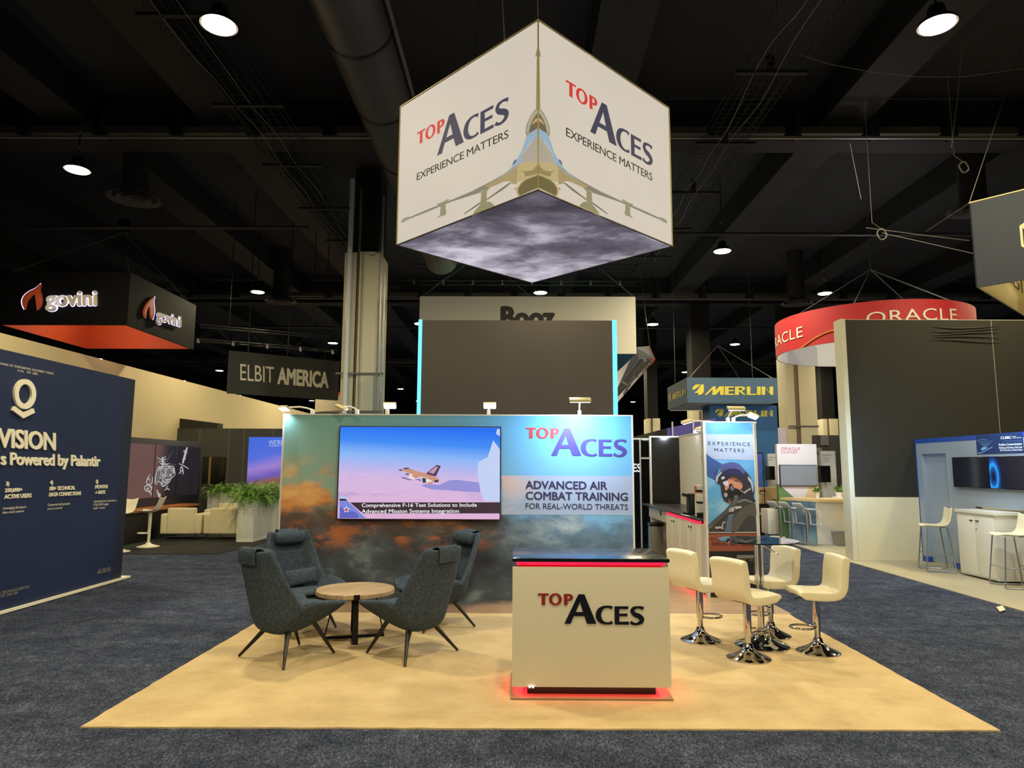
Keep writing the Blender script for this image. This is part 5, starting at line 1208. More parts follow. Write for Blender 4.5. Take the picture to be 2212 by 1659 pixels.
# purple partition and concrete columns behind
pp = thing('purple_partition', 'violet fabric partition rising behind the back room lamps', 'partition', (5.4, 19.4, 0))
r0, r1 = onY(1441, 925, 19.0), onY(1522, 905, 19.0)
obj('fabric', MB().slab([(r0.x, 19.0, 0), (r1.x + .3, 19.0, 0), (r1.x + .3, 19.0, r1.z + .03), (r0.x, 19.0, r0.z)], (0, .08, 0)), mat('violet_fabric', (78, 72, 150), 0.7), pp)
for px_ in (1452, 1497): q = onY(px_, 915, 18.99); obj('post', MB().box((q.x - .02, 18.96, 0), (q.x + .02, 19.0, q.z + .05)), mat('pale_post', (190, 190, 206), 0.4), pp)
gp = thing('grey_partition', 'dark grey partition with slanting top left of the violet partition', 'partition', (5.2, 24, 0))
s0, s1_ = onY(1364, 945, 24), onY(1440, 925, 24)
obj('panel', MB().slab([(s0.x, 24, 0), (s1_.x, 24, 0), (s1_.x, 24, s1_.z), (s0.x, 24, s0.z)], (0, .1, 0)), mat('smoke_grey', (74, 72, 68), 0.7), gp)
for lab, px0, px1, py0, Y in (('far cream column behind the dark back room panels', 1398, 1425, 904, 33), ('cream column right behind the teal box sign', 1496, 1542, 880, 27), ('pale column with pipes below the red ring sign', 1695, 1757, 770, 27), ('far pale column right of the white kiosk', 1777, 1808, 905, 36)):
    c0, c1 = onY(px0, py0, Y), onY(px1, py0, Y)
    q = struct(thing('column', lab, 'column', ((c0.x + c1.x) / 2, Y + .5, 0)))
    wd = c1.x - c0.x
    hz_ = {880: onY(1500, 838, Y).z, 770: 7.0}.get(py0, c0.z)
    obj('cladding', MB().box((c0.x, Y, 0), (c0.x + wd * .3, Y + .9, hz_)).box((c0.x + wd * .42, Y - .1, 0), (c1.x, Y + .9, hz_)), PC, q, bev=0.01)
    obj('core', MB().box((c0.x + .05, Y + .1, 0), (c1.x - .05, Y + .95, 9.4)), mat('column_black', (7, 7, 8), .9), q)
    obj('pipe', MB().tube([(c0.x + wd * .36, Y, 0), (c0.x + wd * .36, Y, hz_)], wd * .05, 8), mat('brown_pipe', (110, 96, 76), 0.5), q)
    zz = onY(px0, 921, Y).z
    if py0 == 770: obj('strap', MB().box((c0.x - .02, Y - .13, zz - .03), (c1.x + .03, Y - .1, zz + .03)), mat('strap_steel', (104, 104, 104), 0.5, 0.4), q)

# ------------------------------------------------------------------ red ring sign
RZT, RH, RR = 5.78, 0.91, 2.4
RC = Vector((9.56, 18.2, 0))
og = thing('ring_sign', 'large red round hanging sign with white lettering and white inside', 'sign', (RC.x, RC.y, RZT - RH))
RED = mat('ring_red', (184, 40, 50), 0.65, var=0.03, scale=1)
def cyl(r0, r1, z0, z1, n=96):
    return MB().lathe([(r1, z0), (r0, z0), (r0, z1), (r1, z1), (r1, z0)], RC, n)
obj('outer_band', cyl(RR, RR - 0.015, RZT - RH, RZT), RED, og)
obj('inner_band', cyl(RR - 0.016, RR - 0.03, RZT - RH + .002, RZT), mat('ring_white', (214, 212, 214), 0.6), og)
ic = MB()
for a0, a1 in ((100, 130), (20, 50)):
    rows = []
    for k in range(13):
        a = math.radians(a0 + (a1 - a0) * k / 12); h_ = RH * (0.9 - 0.5 * abs(k / 12 - .5))
        rows.append([RC + Vector(((RR - .034) * math.cos(a), (RR - .034) * math.sin(a), RZT - RH + .005)), RC + Vector(((RR - .034) * math.cos(a), (RR - .034) * math.sin(a), RZT - RH + h_))])
    ic.grid(rows)
obj('grey_patch', ic, mat('ring_grey', (180, 180, 186), 0.6), og)
lamp('ring_light', 'POINT', (RC.x, RC.y - .6, RZT - .35), 70, (.9, .92, 1.0), og, size=.4)
def on_ring(px_, py_, off=0.006):
    d = ray(px_, py_); ox, oy = -RC.x, -RC.y; R2 = RR + off
    A_, B__, C__ = d.x ** 2 + d.y ** 2, 2 * (ox * d.x + oy * d.y), ox * ox + oy * oy - R2 * R2
    t_ = (-B__ - math.sqrt(max(0, B__ * B__ - 4 * A_ * C__))) / (2 * A_)
    return CAMPOS + d * t_
def ring_text(s, bl, br, tl, bold):
    vs, fs = glyphs(s, bold, 1.05); x0, x1 = min(v.x for v in vs), max(v.x for v in vs); H = capheight(bold)
    a, b, c_ = on_ring(*bl), on_ring(*br), on_ring(*tl)
    an = lambda p: math.atan2(p.y - RC.y, p.x - RC.x)
    t0, t1 = an(a), an(b)
    if t1 < t0: t1 += 2 * PI
    P_ = []
    # cut long edges so that the letters bend with the band
    for v in vs:
        k = (v.x - x0) / (x1 - x0); t_ = t0 + (t1 - t0) * k
        z_ = a.z + (b.z - a.z) * k + (c_.z - a.z) * v.y / H
        P_.append(RC + Vector(((RR + .02) * math.cos(t_), (RR + .02) * math.sin(t_), z_)))
    obj('lettering', MB().add(P_, fs), mat('ring_letter', (226, 220, 210), 0.5), og, smooth=False)
ring_text('ORACLE', (1872, 701), (2067, 693), (1872, 676), 0.0)
ring_text('RACLE', (1676, 752), (1735, 727), (1676, 730), 0.0)
ln = []
for k in range(14):
    q = k / 13; ln.append(on_ring(1726 + 90 * q, 755 - 43 * math.sin(q * PI / 2), 0.015))
obj('yellow_line', MB().tube(ln, 0.014, 6), mat('ochre_line', (222, 160, 76), 0.6), og)
ap_ = onY(1880, 582, RC.y)
rw = MB()
for a in (200, 235, 290, 330, 20): rw.tube([RC + Vector(((RR - .02) * math.cos(math.radians(a)), (RR - .02) * math.sin(math.radians(a)), RZT)), ap_], 0.010, 5)
rw.tube([ap_, ap_ + Vector((0, 0, 2.0))], 0.012, 5)
obj('rigging_wire', rw, _mats['steel_wire'], og)

# ------------------------------------------------------------------ white kiosk, wood-topped counter, plants, stools
KY = 17.62
k0, k1 = onY(1677.5, 959, KY), onY(1763, 959, KY)
kk = thing('white_kiosk', 'white kiosk wall with red lettering above a grey screen', 'kiosk', ((k0.x + k1.x) / 2, KY + .1, 0))
def kiosk_print(t):
    x, y, z = t.xyz(t.coord()); n = t.noise(t.coord(), 0.9, 1)
    c = t.mix(t.smooth(t.math('ADD', z, t.math('MULTIPLY', x, 0.9)), 0.96, 0.92), lin((214, 206, 214)), lin((96, 128, 84)))
    c2 = t.mix(t.smooth(t.math('SUBTRACT', x, t.math('MULTIPLY', z, 0.45)), -0.33, -0.31), c, lin((214, 186, 150)))
    return t.mix(t.smooth(z, 1.40, 1.38), lin((216, 210, 216)), c2)
obj('panel', MB().box((k0.x, KY, 0.0), (k1.x, KY + .12, k0.z)), shader('kiosk_print', kiosk_print, 0.5), kk)
obj('foot', MB().lathe([(0, 0), (0.2, 0), (0.2, 0.05), (0.18, 0.07), (0, 0.07)], ((k0.x - .05), KY + .06, 0), 28), PANELW, kk)
KPn = FY(KY)
RL = mat('red_thin_letter', (186, 60, 72), 0.5)
ptext(kk, KPn, 'ORACLE', (1687, 971.5), (1728.5, 972), (1687, 966), RL, 0.0, 1.05); ptext(kk, KPn, 'CLOUD', (1687, 979), (1722, 979), (1687, 973), RL, 0.0, 1.05)
lamp('kiosk_light', 'AREA', (6.9, 15.9, 3.1), 38, (.72, .84, 1.0), kk, size=.5, size_y=.5, aim=(7.1, 17.3, 1.0))
ms = thing('kiosk_screen', 'grey unlit screen mounted on the white kiosk', 'tv', onY(1725, 1050, KY))
n0, n1 = onY(1684, 1004, KY - .06), onY(1766.5, 1050.5, KY - .06)
obj('bezel', MB().box((n0.x, KY - .06, n1.z), (n1.x, KY - .002, n0.z)), BM, ms, bev=0.006)
obj('screen', MB().box((n0.x + .015, KY - .063, n1.z + .02), (n1.x - .015, KY - .06, n0.z - .015)), mat('grey_screen', (128, 134, 148), 0.25), ms)
oc = thing('wood_counter', 'white and blue counter with light wood top in front of the white kiosk', 'counter', (7.25, 17, 0))
zt_ = 1.06
q0, q1, q2 = onZ(1705, 1166), onZ(1766, 1175), onZ(1812, 1176)
inn = Vector((0.55, 0.35, 0))
def cloud_print(t):
    n = t.noise(t.coord(), 1.6, 6, 0.6, 0.6); return t.ramp(n, [(0.3, lin((96, 134, 168))), (0.55, lin((140, 172, 200))), (0.75, lin((206, 206, 200)))])
CLD = shader('counter_print', cloud_print, 0.5)
obj('side_panel', MB().slab([q0, q1, q1 + Vector((0, 0, zt_ - .06)), q0 + Vector((0, 0, zt_ - .06))], (0.04, 0.015, 0)), CLD, oc)
obj('front_panel', MB().slab([q1, q2 + (q2 - q1) * 1.2, q2 + (q2 - q1) * 1.2 + Vector((0, 0, zt_ - .06)), q1 + Vector((0, 0, zt_ - .06))], (0.013, 0.04, 0)), PANELW, oc)
w_a, w_b, w_c = q0 + Vector((-.22, -.1, 0)), q1 + Vector((-.10, -.14, 0)), Vector((8.3, 16.2, 0))
up_ = Vector((0, 0, zt_ - .06))
obj('wood_top', MB().slab([w_a + up_, w_b + up_, w_c + up_, w_c + Vector((0, 1.1, 0)) + up_, w_a + Vector((.7, .02, 0)) + up_], (0, 0, .06)), WD, oc)
PG = [mat('leaf_green', (92, 140, 66), 0.5, var=0.25, scale=30)]
def potted(label, base, r, h, spread):
    o = thing('potted_plant', label, 'plant', base)
    obj('pot', MB().lathe([(0, 0), (r * .72, 0), (r, h), (r * .92, h), (r * .9, h - .02), (0, h - .02)], base, 24), mat('pot_white', (228, 228, 226), 0.35), o)
    rnd = random.Random(int(base[0] * 100)); mb = MB()
    for _ in range(26):
        a, el, Ln = rnd.uniform(0, 2 * PI), rnd.uniform(0.4, 1.35), spread * rnd.uniform(.6, 1.1)
        d = Vector((math.cos(a) * math.cos(el), math.sin(a) * math.cos(el), math.sin(el))); s_ = d.cross(Vector((0, 0, 1))).normalized() * spread * .2
        p = Vector(base) + Vector((rnd.uniform(-.3, .3) * r, rnd.uniform(-.3, .3) * r, h - .02))
        mb.add([p, p + d * Ln * .5 + s_, p + d * Ln + Vector((0, 0, -.04)), p + d * Ln * .5 - s_], [(0, 1, 2, 3)])
    obj('leaves', mb, PG[0], o, smooth=False)
    return o
potted('small plant in tall white tapered pot on the wood-topped counter', (7.40, 17.0, zt_), 0.062, 0.15, 0.2)
tag(obj('tablet_slab', MB().box((7.84, 16.95, zt_), (8.25, 17.2, zt_ + .03)), PANELW, bev=0.005), 'white slab under the wider potted plant on the counter end', 'tray')
pb = Vector((7.95, 17.06, 0))
potted('wider leafy plant in round white pot on a white slab', (pb.x + .02, pb.y + .02, zt_ + .03), 0.085, 0.12, 0.27)
def loop_stool(label, loc, rz, first=None):
    if first: return dup(first, (*loc, 0), rz, label)
    o = thing('loop_stool', label, 'bar stool', (*loc, 0), rz, 'white curved stools at the kiosk')
    W_ = mat('stool_gloss_white', (234, 236, 238), 0.3)
    prof = [(-0.26, 0.98), (-0.22, 0.90), (-0.15, 0.845), (0, 0.83), (0.16, 0.835), (0.215, 0.80), (0.24, 0.66), (0.25, 0.46)]
    obj('seat', MB().grid([[Vector((x, y, z)) for x in (-0.19, -0.1, 0.1, 0.19)] for y, z in prof[:6]]), W_, o, local=True, sub=1, solid=0.02)
    obj('foot_loop', MB().tube([(-0.18, 0.20, 0.80), (-0.18, 0.245, 0.66), (-0.18, 0.255, 0.46), (0.18, 0.255, 0.46), (0.18, 0.245, 0.66), (0.18, 0.20, 0.80)], 0.016, 8), W_, o, local=True)
    obj('column', MB().tube([(0, 0, 0.02), (0, 0, 0.82)], [0.022, 0.03], 12), CHROME, o, local=True)
    obj('base', MB().lathe([(0, 0), (0.21, 0), (0.21, 0.008), (0.03, 0.022), (0, 0.022)], n=32), CHROME, o, local=True)
    obj('lever', MB().tube([(0, 0, .79), (.14, .05, .76)], 0.006, 6), CHROME, o, local=True)
    return o
l1 = loop_stool('white curved stool nearest the wood-topped counter', (6.86, 16.42), math.radians(-75))
loop_stool('white curved stool in the middle of the row of three', (6.68, 16.82), math.radians(-75), l1)
loop_stool('white curved stool beside the small white pedestal cabinet', (6.55, 17.22), math.radians(-75), l1)
gbn = thing('waste_bin', 'grey tapered waste bin by the white counter front', 'bin', onZ(1798, 1176) + Vector((.1, -.24, 0)))
bx_, by_ = gbn.location.x, gbn.location.y
obj('body', MB().add([(bx_ - .13, by_ - .1, 0), (bx_ + .13, by_ - .1, 0), (bx_ + .13, by_ + .1, 0), (bx_ - .13, by_ + .1, 0), (bx_ - .17, by_ - .13, .31), (bx_ + .17, by_ - .13, .31), (bx_ + .17, by_ + .13, .31), (bx_ - .17, by_ + .13, .31)], [(0, 3, 2, 1), (0, 1, 5, 4), (1, 2, 6, 5), (2, 3, 7, 6), (3, 0, 4, 7)]), mat('bin_grey', (140, 140, 138), 0.5), gbn)
obj('rim', MB().tube([(bx_ - .17, by_ - .13, .31), (bx_ + .17, by_ - .13, .31), (bx_ + .17, by_ + .13, .31), (bx_ - .17, by_ + .13, .31), (bx_ - .17, by_ - .13, .31)], .01, 6), mat('bin_grey', (140, 140, 138), 0.5), gbn)
for lab, Y, pan, mon, txts in (('pale info panel with grey lettering right of the white kiosk', 20.0, (1774, 974, 1809, 1066), (1767, 1006, 1798, 1042), (('Digital Services', 1777, 1795, 984.5), ('Management', 1777, 1792, 991), ('for the Edge', 1777, 1790, 997))),
                               ('pale info panel with grey lettering left of the white kiosk', 19.6, (1659, 980, 1690, 1056), (1654, 1007, 1677, 1037), (('Digital Solutions', 1661, 1676, 989), ('Platform', 1661, 1669, 994.5)))):
    o, a, b = face_box('info_stand', lab, 'panel', *pan, Y, .12, PANELW, floor=True)
    obj('panel', MB().box((a.x, Y, 0), (b.x, Y + .12, a.z)), mat('panel_grey', (190, 194, 196), 0.5), o)
    for s_, xa, xb, yb in txts: ptext(o, FY(Y), s_, (xa, yb), (xb, yb), (xa, yb - 3.2), mat('grey_small_letter', (116, 118, 122), 0.5), 0.0)
    a, b = onY(mon[0], mon[1], Y - .3), onY(mon[2], mon[3], Y - .3)
    q = thing('side_monitor', 'black monitor mounted on the ' + lab.replace(' with grey lettering', ''), 'monitor', ((a.x + b.x) / 2, Y - .2, b.z))
    obj('screen', MB().slab([(a.x, Y - .30, b.z), (b.x, Y - .22, b.z), (b.x, Y - .22, a.z), (a.x, Y - .30, a.z)], (0, .06, 0)), GLOSSB, q, bev=.005)
    obj('bracket', MB().box(((a.x + b.x) / 2 - .05, Y - .24, (a.z + b.z) / 2 - .05), ((a.x + b.x) / 2 + .05, Y - .003, (a.z + b.z) / 2 + .05)), BM, q)
o, a, b = face_box('dark_booth_wall', 'dark grey wall with lighter panels behind the pale info panel', 'display wall', 1759, 940, 1832, 1060, 22.5, .2, DARK, floor=True)
obj('wall', MB().box((a.x, 22.5, 0), (b.x, 22.7, a.z)), mat('booth_dark', (46, 44, 46), 0.6), o)
a2, b2 = onY(1772, 940, 22.45), onY(1791, 962, 22.45); obj('light_panel', MB().box((a2.x, 22.46, b2.z), (b2.x, 22.5, a2.z)), mat('booth_grey', (92, 88, 96), 0.6), o)
o, a, b = face_box('round_logo_panel', 'grey panel with black round emblem beside the white kiosk', 'panel', 1762, 967, 1780, 1060, 20.6, .1, DARK, floor=True)
obj('panel', MB().box((a.x, 20.6, 0), (b.x, 20.7, a.z)), mat('taupe', (120, 112, 104), 0.6), o)
art(o, FY(20.6), [ell(1768.5, 978.5, 3.6, 3.8, 20)], mat('black_print', (22, 22, 24), 0.5), .006, 'round_emblem')
art(o, FY(20.6), [ell(1768.5, 978.5, 2.3, 2.5, 16), ell(1768.5, 978.5, 1.0, 1.2, 12)], mat('taupe', (120, 112, 104), 0.6), .009, 'round_emblem')
o, a, b = face_box('lilac_panel', 'pale lilac panel between teal tower and pale column', 'panel', 1680, 924, 1699, 955, 24, .1, DARK)
obj('panel', MB().box((a.x, 24, b.z - 1), (b.x, 24.1, a.z)), mat('lilac', (186, 176, 200), 0.6), o)
obj('leg', MB().tube([(a.x + .1, 24.05, 0), (a.x + .1, 24.05, b.z)], .03, 6), BM, o)

# ------------------------------------------------------------------ right side, near: dark wall, blue-edged wall, stools, cabinet, sign
dw = thing('dark_wall', 'very tall dark brown wall with pale left edge and beige base at the right', 'display wall', (9.0, 13.9, 0))
DY = 13.73
x0_, xe = onY(1822, 880, DY).x, 13.0
obj('dark_fabric', MB().box((onY(1835.5, 880, DY).x, DY - .01, 1.23), (xe, DY, 4.81)), mat('umber_fabric', (35, 33, 24), 0.75, var=0.10, scale=0.9), dw)
obj('core', MB().box((onY(1835, 880, DY).x, DY, 0), (xe, DY + .3, 4.82)), mat('edge_cream', (204, 200, 176), 0.6), dw)
obj('pale_edge', MB().box((6.62, DY - .012, 0), (onY(1835.5, 880, DY).x, DY + .3, 4.83)), mat('edge_cream', (204, 200, 176), 0.6), dw)
obj('base_panel', MB().box((onY(1835.5, 880, DY).x, DY - .03, 0), (7.96, DY, 1.225)), mat('base_beige', (206, 198, 166), 0.6), dw)
sx = onY(2152, 850, DY).x
obj('seam', MB().box((sx, DY - .014, 2.3), (sx + .012, DY - .01, 4.8)), mat('seam_pale', (150, 146, 124), 0.7), dw)
fo = MB()
for k in range(5):
    pts = [onY(2010 + 25 * i, 706 + k * 8 + 3.5 * math.sin(i * .6 + k), DY - .012) for i in range(7)]
    fo.tube(pts, [.002, .012, .016, .018, .016, .012, .002], 6)
obj('fabric_folds', fo, _mats['umber_fabric'], dw)
lamp('edge_light', 'AREA', (6.2, 12.9, 1.9), 16, (0.35, 0.62, 1.0), dw, size=0.1, size_y=1.6, aim=(6.62, 13.73, 1.9))
CX = 7.97
cw = thing('blue_edged_wall', 'pale grey wall with blue top band and recessed door at the right', 'display wall', (CX + .1, 11.6, 0))
GW = mat('pale_grey_wall', (140, 152, 164), 0.5, var=0.03, scale=1.5)
BLU = mat('royal_blue', (34, 74, 158), 0.5)
zc0 = 2.285
dy0, dy1, dz = onX(2043, 979, CX).y, onX(1990, 981, CX).y, onX(1990, 981, CX).z
ye = 13.69
obj('wall_face', MB().box((CX, 9.2, 1.14), (CX + .12, dy0, zc0)).box((CX, dy1, 0.1), (CX + .12, ye, zc0)).box((CX, dy0, dz), (CX + .12, dy1, zc0)).box((CX, 12.05, 0.1), (CX + .12, dy0, 1.14)).box((CX, 9.2, 0), (CX + .12, 10.62, 1.14)), GW, cw)
obj('blue_band', MB().box((CX - .004, 9.2, zc0), (CX + .124, ye + .03, zc0 + .085)).box((CX - .004, ye, 0), (CX + .124, ye + .03, zc0)), BLU, cw)
obj('blue_baseboard', MB().box((CX - .002, 12.05, 0), (CX + .12, dy0, 0.1)).box((CX - .002, dy1, 0), (CX + .12, ye, 0.1)), BLU, cw)
dr = obj('door', MB().box((CX + .09, dy0, 0.02), (CX + .12, dy1, dz)), GW, cw)
obj('door_knob', MB().ellipsoid((CX + .04, dy0 + .07, 0.97), (.035, .035, .035)).tube([(CX + .09, dy0 + .07, .97), (CX + .04, dy0 + .07, .97)], .012, 8), CHROME, dr)
CWP = FX(CX)
t0, tm = onX(2064, 988, CX), onX(2143, 985, CX); tb_ = onX(2070, 1052, CX).z
def arc_pic(k):
    def f(t):
        x, y, z = t.xyz(t.coord()); n = t.noise(t.coord(), 2.5, 3)
        c_ = 0.38 if k == 'near' else -0.66
        r = t.math('SQRT', t.math('ADD', t.math('POWER', t.math('MULTIPLY', t.math('SUBTRACT', y, c_), 1.9), 2.0), t.math('POWER', t.math('SUBTRACT', z, 0.2), 2.0)))
        d = t.math('ABSOLUTE', t.math('SUBTRACT', r, 0.2))
        base = t.mix(n, lin((4, 6, 14)), lin((8, 22, 56)))
        c1 = t.mix(t.smooth(d, 0.17, 0.02), base, lin((10, 90, 190)))
        return t.mix(t.smooth(d, 0.06, 0.01), c1, lin((30, 170, 255)))
    return shader('arc_screen_' + k, f, 0.12, emit=0.9 if k == 'near' else 0.35, spec=0.5)
scrn = arc_pic
for lab, ya, yb, k in (('dark wall screen with faint blue glow, beside the recessed door', tm.y + .004, t0.y, 'far'), ('dark wall screen with bright blue arc, at the right photo edge', tm.y - (t0.y - tm.y), tm.y - .004, 'near')):
    o = thing('wall_display', lab, 'tv', (CX - .04, (ya + yb) / 2, tb_), 0, 'pair of dark wall screens')
    obj('bezel', MB().box((CX - .07, ya, tb_), (CX - .001, yb, t0.z)), GLOSSB, o, bev=.005)
    obj('screen', MB().box((CX - .074, ya + .01, tb_ + .012), (CX - .071, yb - .01, t0.z - .01)), scrn(k), o)
sg = thing('info_board', 'navy information board with white lettering above the dark wall screens', 'board', CWP.at(2160, 980))
g0_, g1_ = CWP.at(2109, 942), CWP.at(2111, 981)
ye_ = onX(2211, 960, CX).y
obj('board', MB().box((CX - .012, ye_, g1_.z), (CX - .001, g0_.y, g0_.z + .01)), mat('board_navy', (26, 52, 98), 0.5), sg)
SGP = FX(CX - .012)
WL = mat('white_letter', (226, 232, 240), 0.5)
def zc(*p): return [(1900 + x / 7.09, 900 + y / 7.09) for x, y in p]
def ct_(s_, bl, br, tl, b_): ptext(sg, SGP, s_, zc(bl)[0], zc(br)[0], zc(tl)[0], WL, b_, lift=.003)
ct_('CUBIC', (1852, 345), (2020, 338), (1852, 305), .03); ct_('Secure', (2038, 312), (2092, 308), (2038, 297), .01); ct_('Communications', (2038, 332), (2175, 326), (2038, 316), .01)
ct_('Resilient Communications', (1828, 446), (2180, 432), (1828, 412), .02); ct_('Multi-Band, Multi-Beam, Multi-Orbit', (1830, 492), (2186, 480), (1830, 464), .01); ct_('SATCOM Software Defined Radios', (1846, 528), (2190, 518), (1846, 502), .01)
art(sg, SGP, [zc((1500, 545), (1540, 556), (1735, 455), (1730, 468), (1545, 568), (1498, 556)), stroke(zc((1492, 372), (1560, 350), (1640, 352)), [.5, .6, .5], 3), stroke(zc((1880, 376), (2175, 366)), [.3, .3], 1)] + [stroke(zc((1600 + 8 * k, 455), (1500 + 38 * k, 350 + 4 * abs(k - 3))), [.5, .4], 1) for k in range(7)] + [zc((1550, 500), (1575, 470), (1620, 462), (1658, 480), (1610, 500), (1570, 520))], mat('pale_blue_print', (120, 170, 220), 0.5), .003, 'satellite_picture')
lamp('board_light', 'AREA', (7.0, 10.4, 2.9), 48, (0.62, 0.77, 1.0), cw, size=.4, size_y=1.6, aim=(7.97, 11.2, 1.6))
cbn = thing('white_cabinet', 'white two-door cabinet below the dark wall screens', 'cabinet', (7.9, 11.5, 0))
obj('body', MB().box((7.60, 11.05, 0.03), (8.5, 11.98, 1.05)), mat('cabinet_white', (214, 214, 206), 0.45), cbn)
obj('top', MB().box((7.57, 11.02, 1.05), (8.52, 12.0, 1.105)), mat('cabinet_white', (214, 214, 206), 0.45), cbn, bev=.004)
for ya, yb in ((11.07, 11.512), (11.518, 11.96)):
    dd = obj('door', MB().box((7.582, ya, 0.06), (7.60, yb, 1.0)), mat('cabinet_white', (214, 214, 206), 0.45), cbn, bev=.003)
    yc = yb - .07 if ya < 11.2 else ya + .07
    obj('handle', MB().box((7.568, yc - .035, .93), (7.582, yc + .035, .945)), BM, dd)
obj('lock', MB().tube([(7.572, 11.47, .80), (7.582, 11.47, .80)], .012, 8), CHROME, cbn)
def wire_stool(label, loc, rz, first=None):
    if first: return dup(first, (*loc, 0), rz, label)
    o = thing('wire_leg_stool', label, 'bar stool', (*loc, 0), rz, 'cream shell stools on wire legs')
    SH = mat('shell_cream', (228, 222, 192), 0.4)
    prof = [(0.22, -.02), (0.20, 0.0), (0.08, -.01), (-0.06, -.018), (-0.14, 0.0), (-0.185, 0.06), (-0.205, 0.16), (-0.225, 0.28), (-0.23, 0.31)]
    obj('seat_shell', MB().grid([[Vector((x, y, 0.78 + z + .03 * (abs(x) / .21) ** 2)) for x in (-.21, -.12, 0, .12, .21)] for y, z in prof]), SH, o, local=True, sub=2, solid=.022)
    ST = mat('stool_steel', (150, 158, 170), 0.25, 0.8)
    for s_ in (-1, 1):
        obj('leg', MB().tube([(s_ * .19, .17, .765), (s_ * .24, .24, .03), (s_ * .24, .23, .012), (s_ * .24, -.20, .012), (s_ * .24, -.22, .03), (s_ * .19, -.13, .765), (s_ * .12, -.05, .768)], .011, 8), ST, o, local=True)
    obj('crossbar', MB().tube([(-.215, .205, .30), (.215, .205, .30)], .009, 8).tube([(-.215, -.19, .30), (.215, -.19, .30)], .009, 8).tube([(-.217, .2, .30), (-.217, -.185, .30)], .009, 8), ST, o, local=True)
    return o
q1_ = wire_stool('cream stool on wire legs between recessed door and white cabinet', (7.46, 12.40), math.radians(75))
wire_stool('cream stool on wire legs at the right photo edge, before the cabinet', (7.60, 10.72), math.radians(80), q1_)
# hollow square sign at the upper right
sK = Vector((6.92, 10.06, 4.5)); s1d, s2d = Vector((.672, -.741, 0)), Vector((.741, .672, 0)); sl_, sh_ = 3.0, 1.33
su = Vector((0, 0, sh_))
hg = thing('square_sign', 'dark slate hanging square sign with cream inside at the upper right', 'sign', (9.0, 10.0, 4.5))
SL = mat('slate_fabric', (46, 54, 68), 0.7, var=.05, scale=1); CI = mat('cream_lining', (222, 208, 158), 0.7, var=.05, scale=1)
cor = [sK, sK + s1d * sl_, sK + s1d * sl_ + s2d * sl_, sK + s2d * sl_]
for i in range(4):
    a, b = cor[i], cor[(i + 1) % 4]; d = (b - a).normalized(); n = Vector((-d.y, d.x, 0))
    obj('outer_face', MB().slab([a, b, b + su, a + su], n * .02), SL, hg)
    obj('inner_face', MB().slab([a + n * .021 + d * .02, b + n * .021 - d * .02, b + n * .021 - d * .02 + su * .99, a + n * .021 + d * .02 + su * .99], n * .02), CI, hg)
obj('top_edge', MB().tube([c_ + su for c_ in cor] + [cor[0] + su], .012, 6), CI, hg)
HPl = Plane(sK, (-.741, -.672, 0))
YC = mat('pale_gold_letter', (222, 210, 160), 0.5)
art(hg, HPl, [[[(2202, 488), (2216, 478), (2240, 486), (2242, 530), (2230, 544), (2206, 532)], [(2208, 492), (2217, 486), (2233, 492), (2235, 527), (2228, 535), (2211, 527)]], [(2208, 489), (2218, 493), (2218, 497), (2208, 493)]], YC, .006, 'hexagon_emblem')
IP = Plane(sK + s2d * .5 - Vector((.0, .0, 0)) + Vector((.672, -.741, 0)) * .041, (.672, -.741, 0))
art(hg, IP, [[[(2178, 605), (2184, 605), (2190, 611), (2186, 613), (2180, 609)]], [[(2188, 604), (2196, 604), (2203, 616), (2203, 624), (2200, 628), (2190, 618)], [(2191, 606), (2195, 606), (2200, 616), (2200, 622), (2192, 616)]], [[(2205, 603), (2207, 603), (2210, 634), (2208, 633)]]], mat('black_print', (22, 22, 24), 0.5), .006, 'inner_lettering')
sw_ = MB()
for q, e in ((cor[0] + su, onY(2000, 500, 10.6)), (cor[0] + su * .4, onY(1905, 503, 10.6)), (cor[0] + su, Vector((7.9, 10, 8.4))), (cor[2] + su, Vector((8.6, 10.6, 8.4)))): sw_.tube([q, e], .006, 5)
obj('rigging_wire', sw_, _mats['steel_wire'], hg)
lt_ = obj('paper_scrap', MB().slab([onZ(2152, 1312, .002), onZ(2166, 1309, .002), onZ(2172, 1318, .004), onZ(2160, 1322, .002)], (0, 0, .006)), mat('paper', (222, 210, 180), 0.7), smooth=False)
tag(lt_, 'crumpled pale paper scrap lying on the dark blue carpet at the right', 'litter')

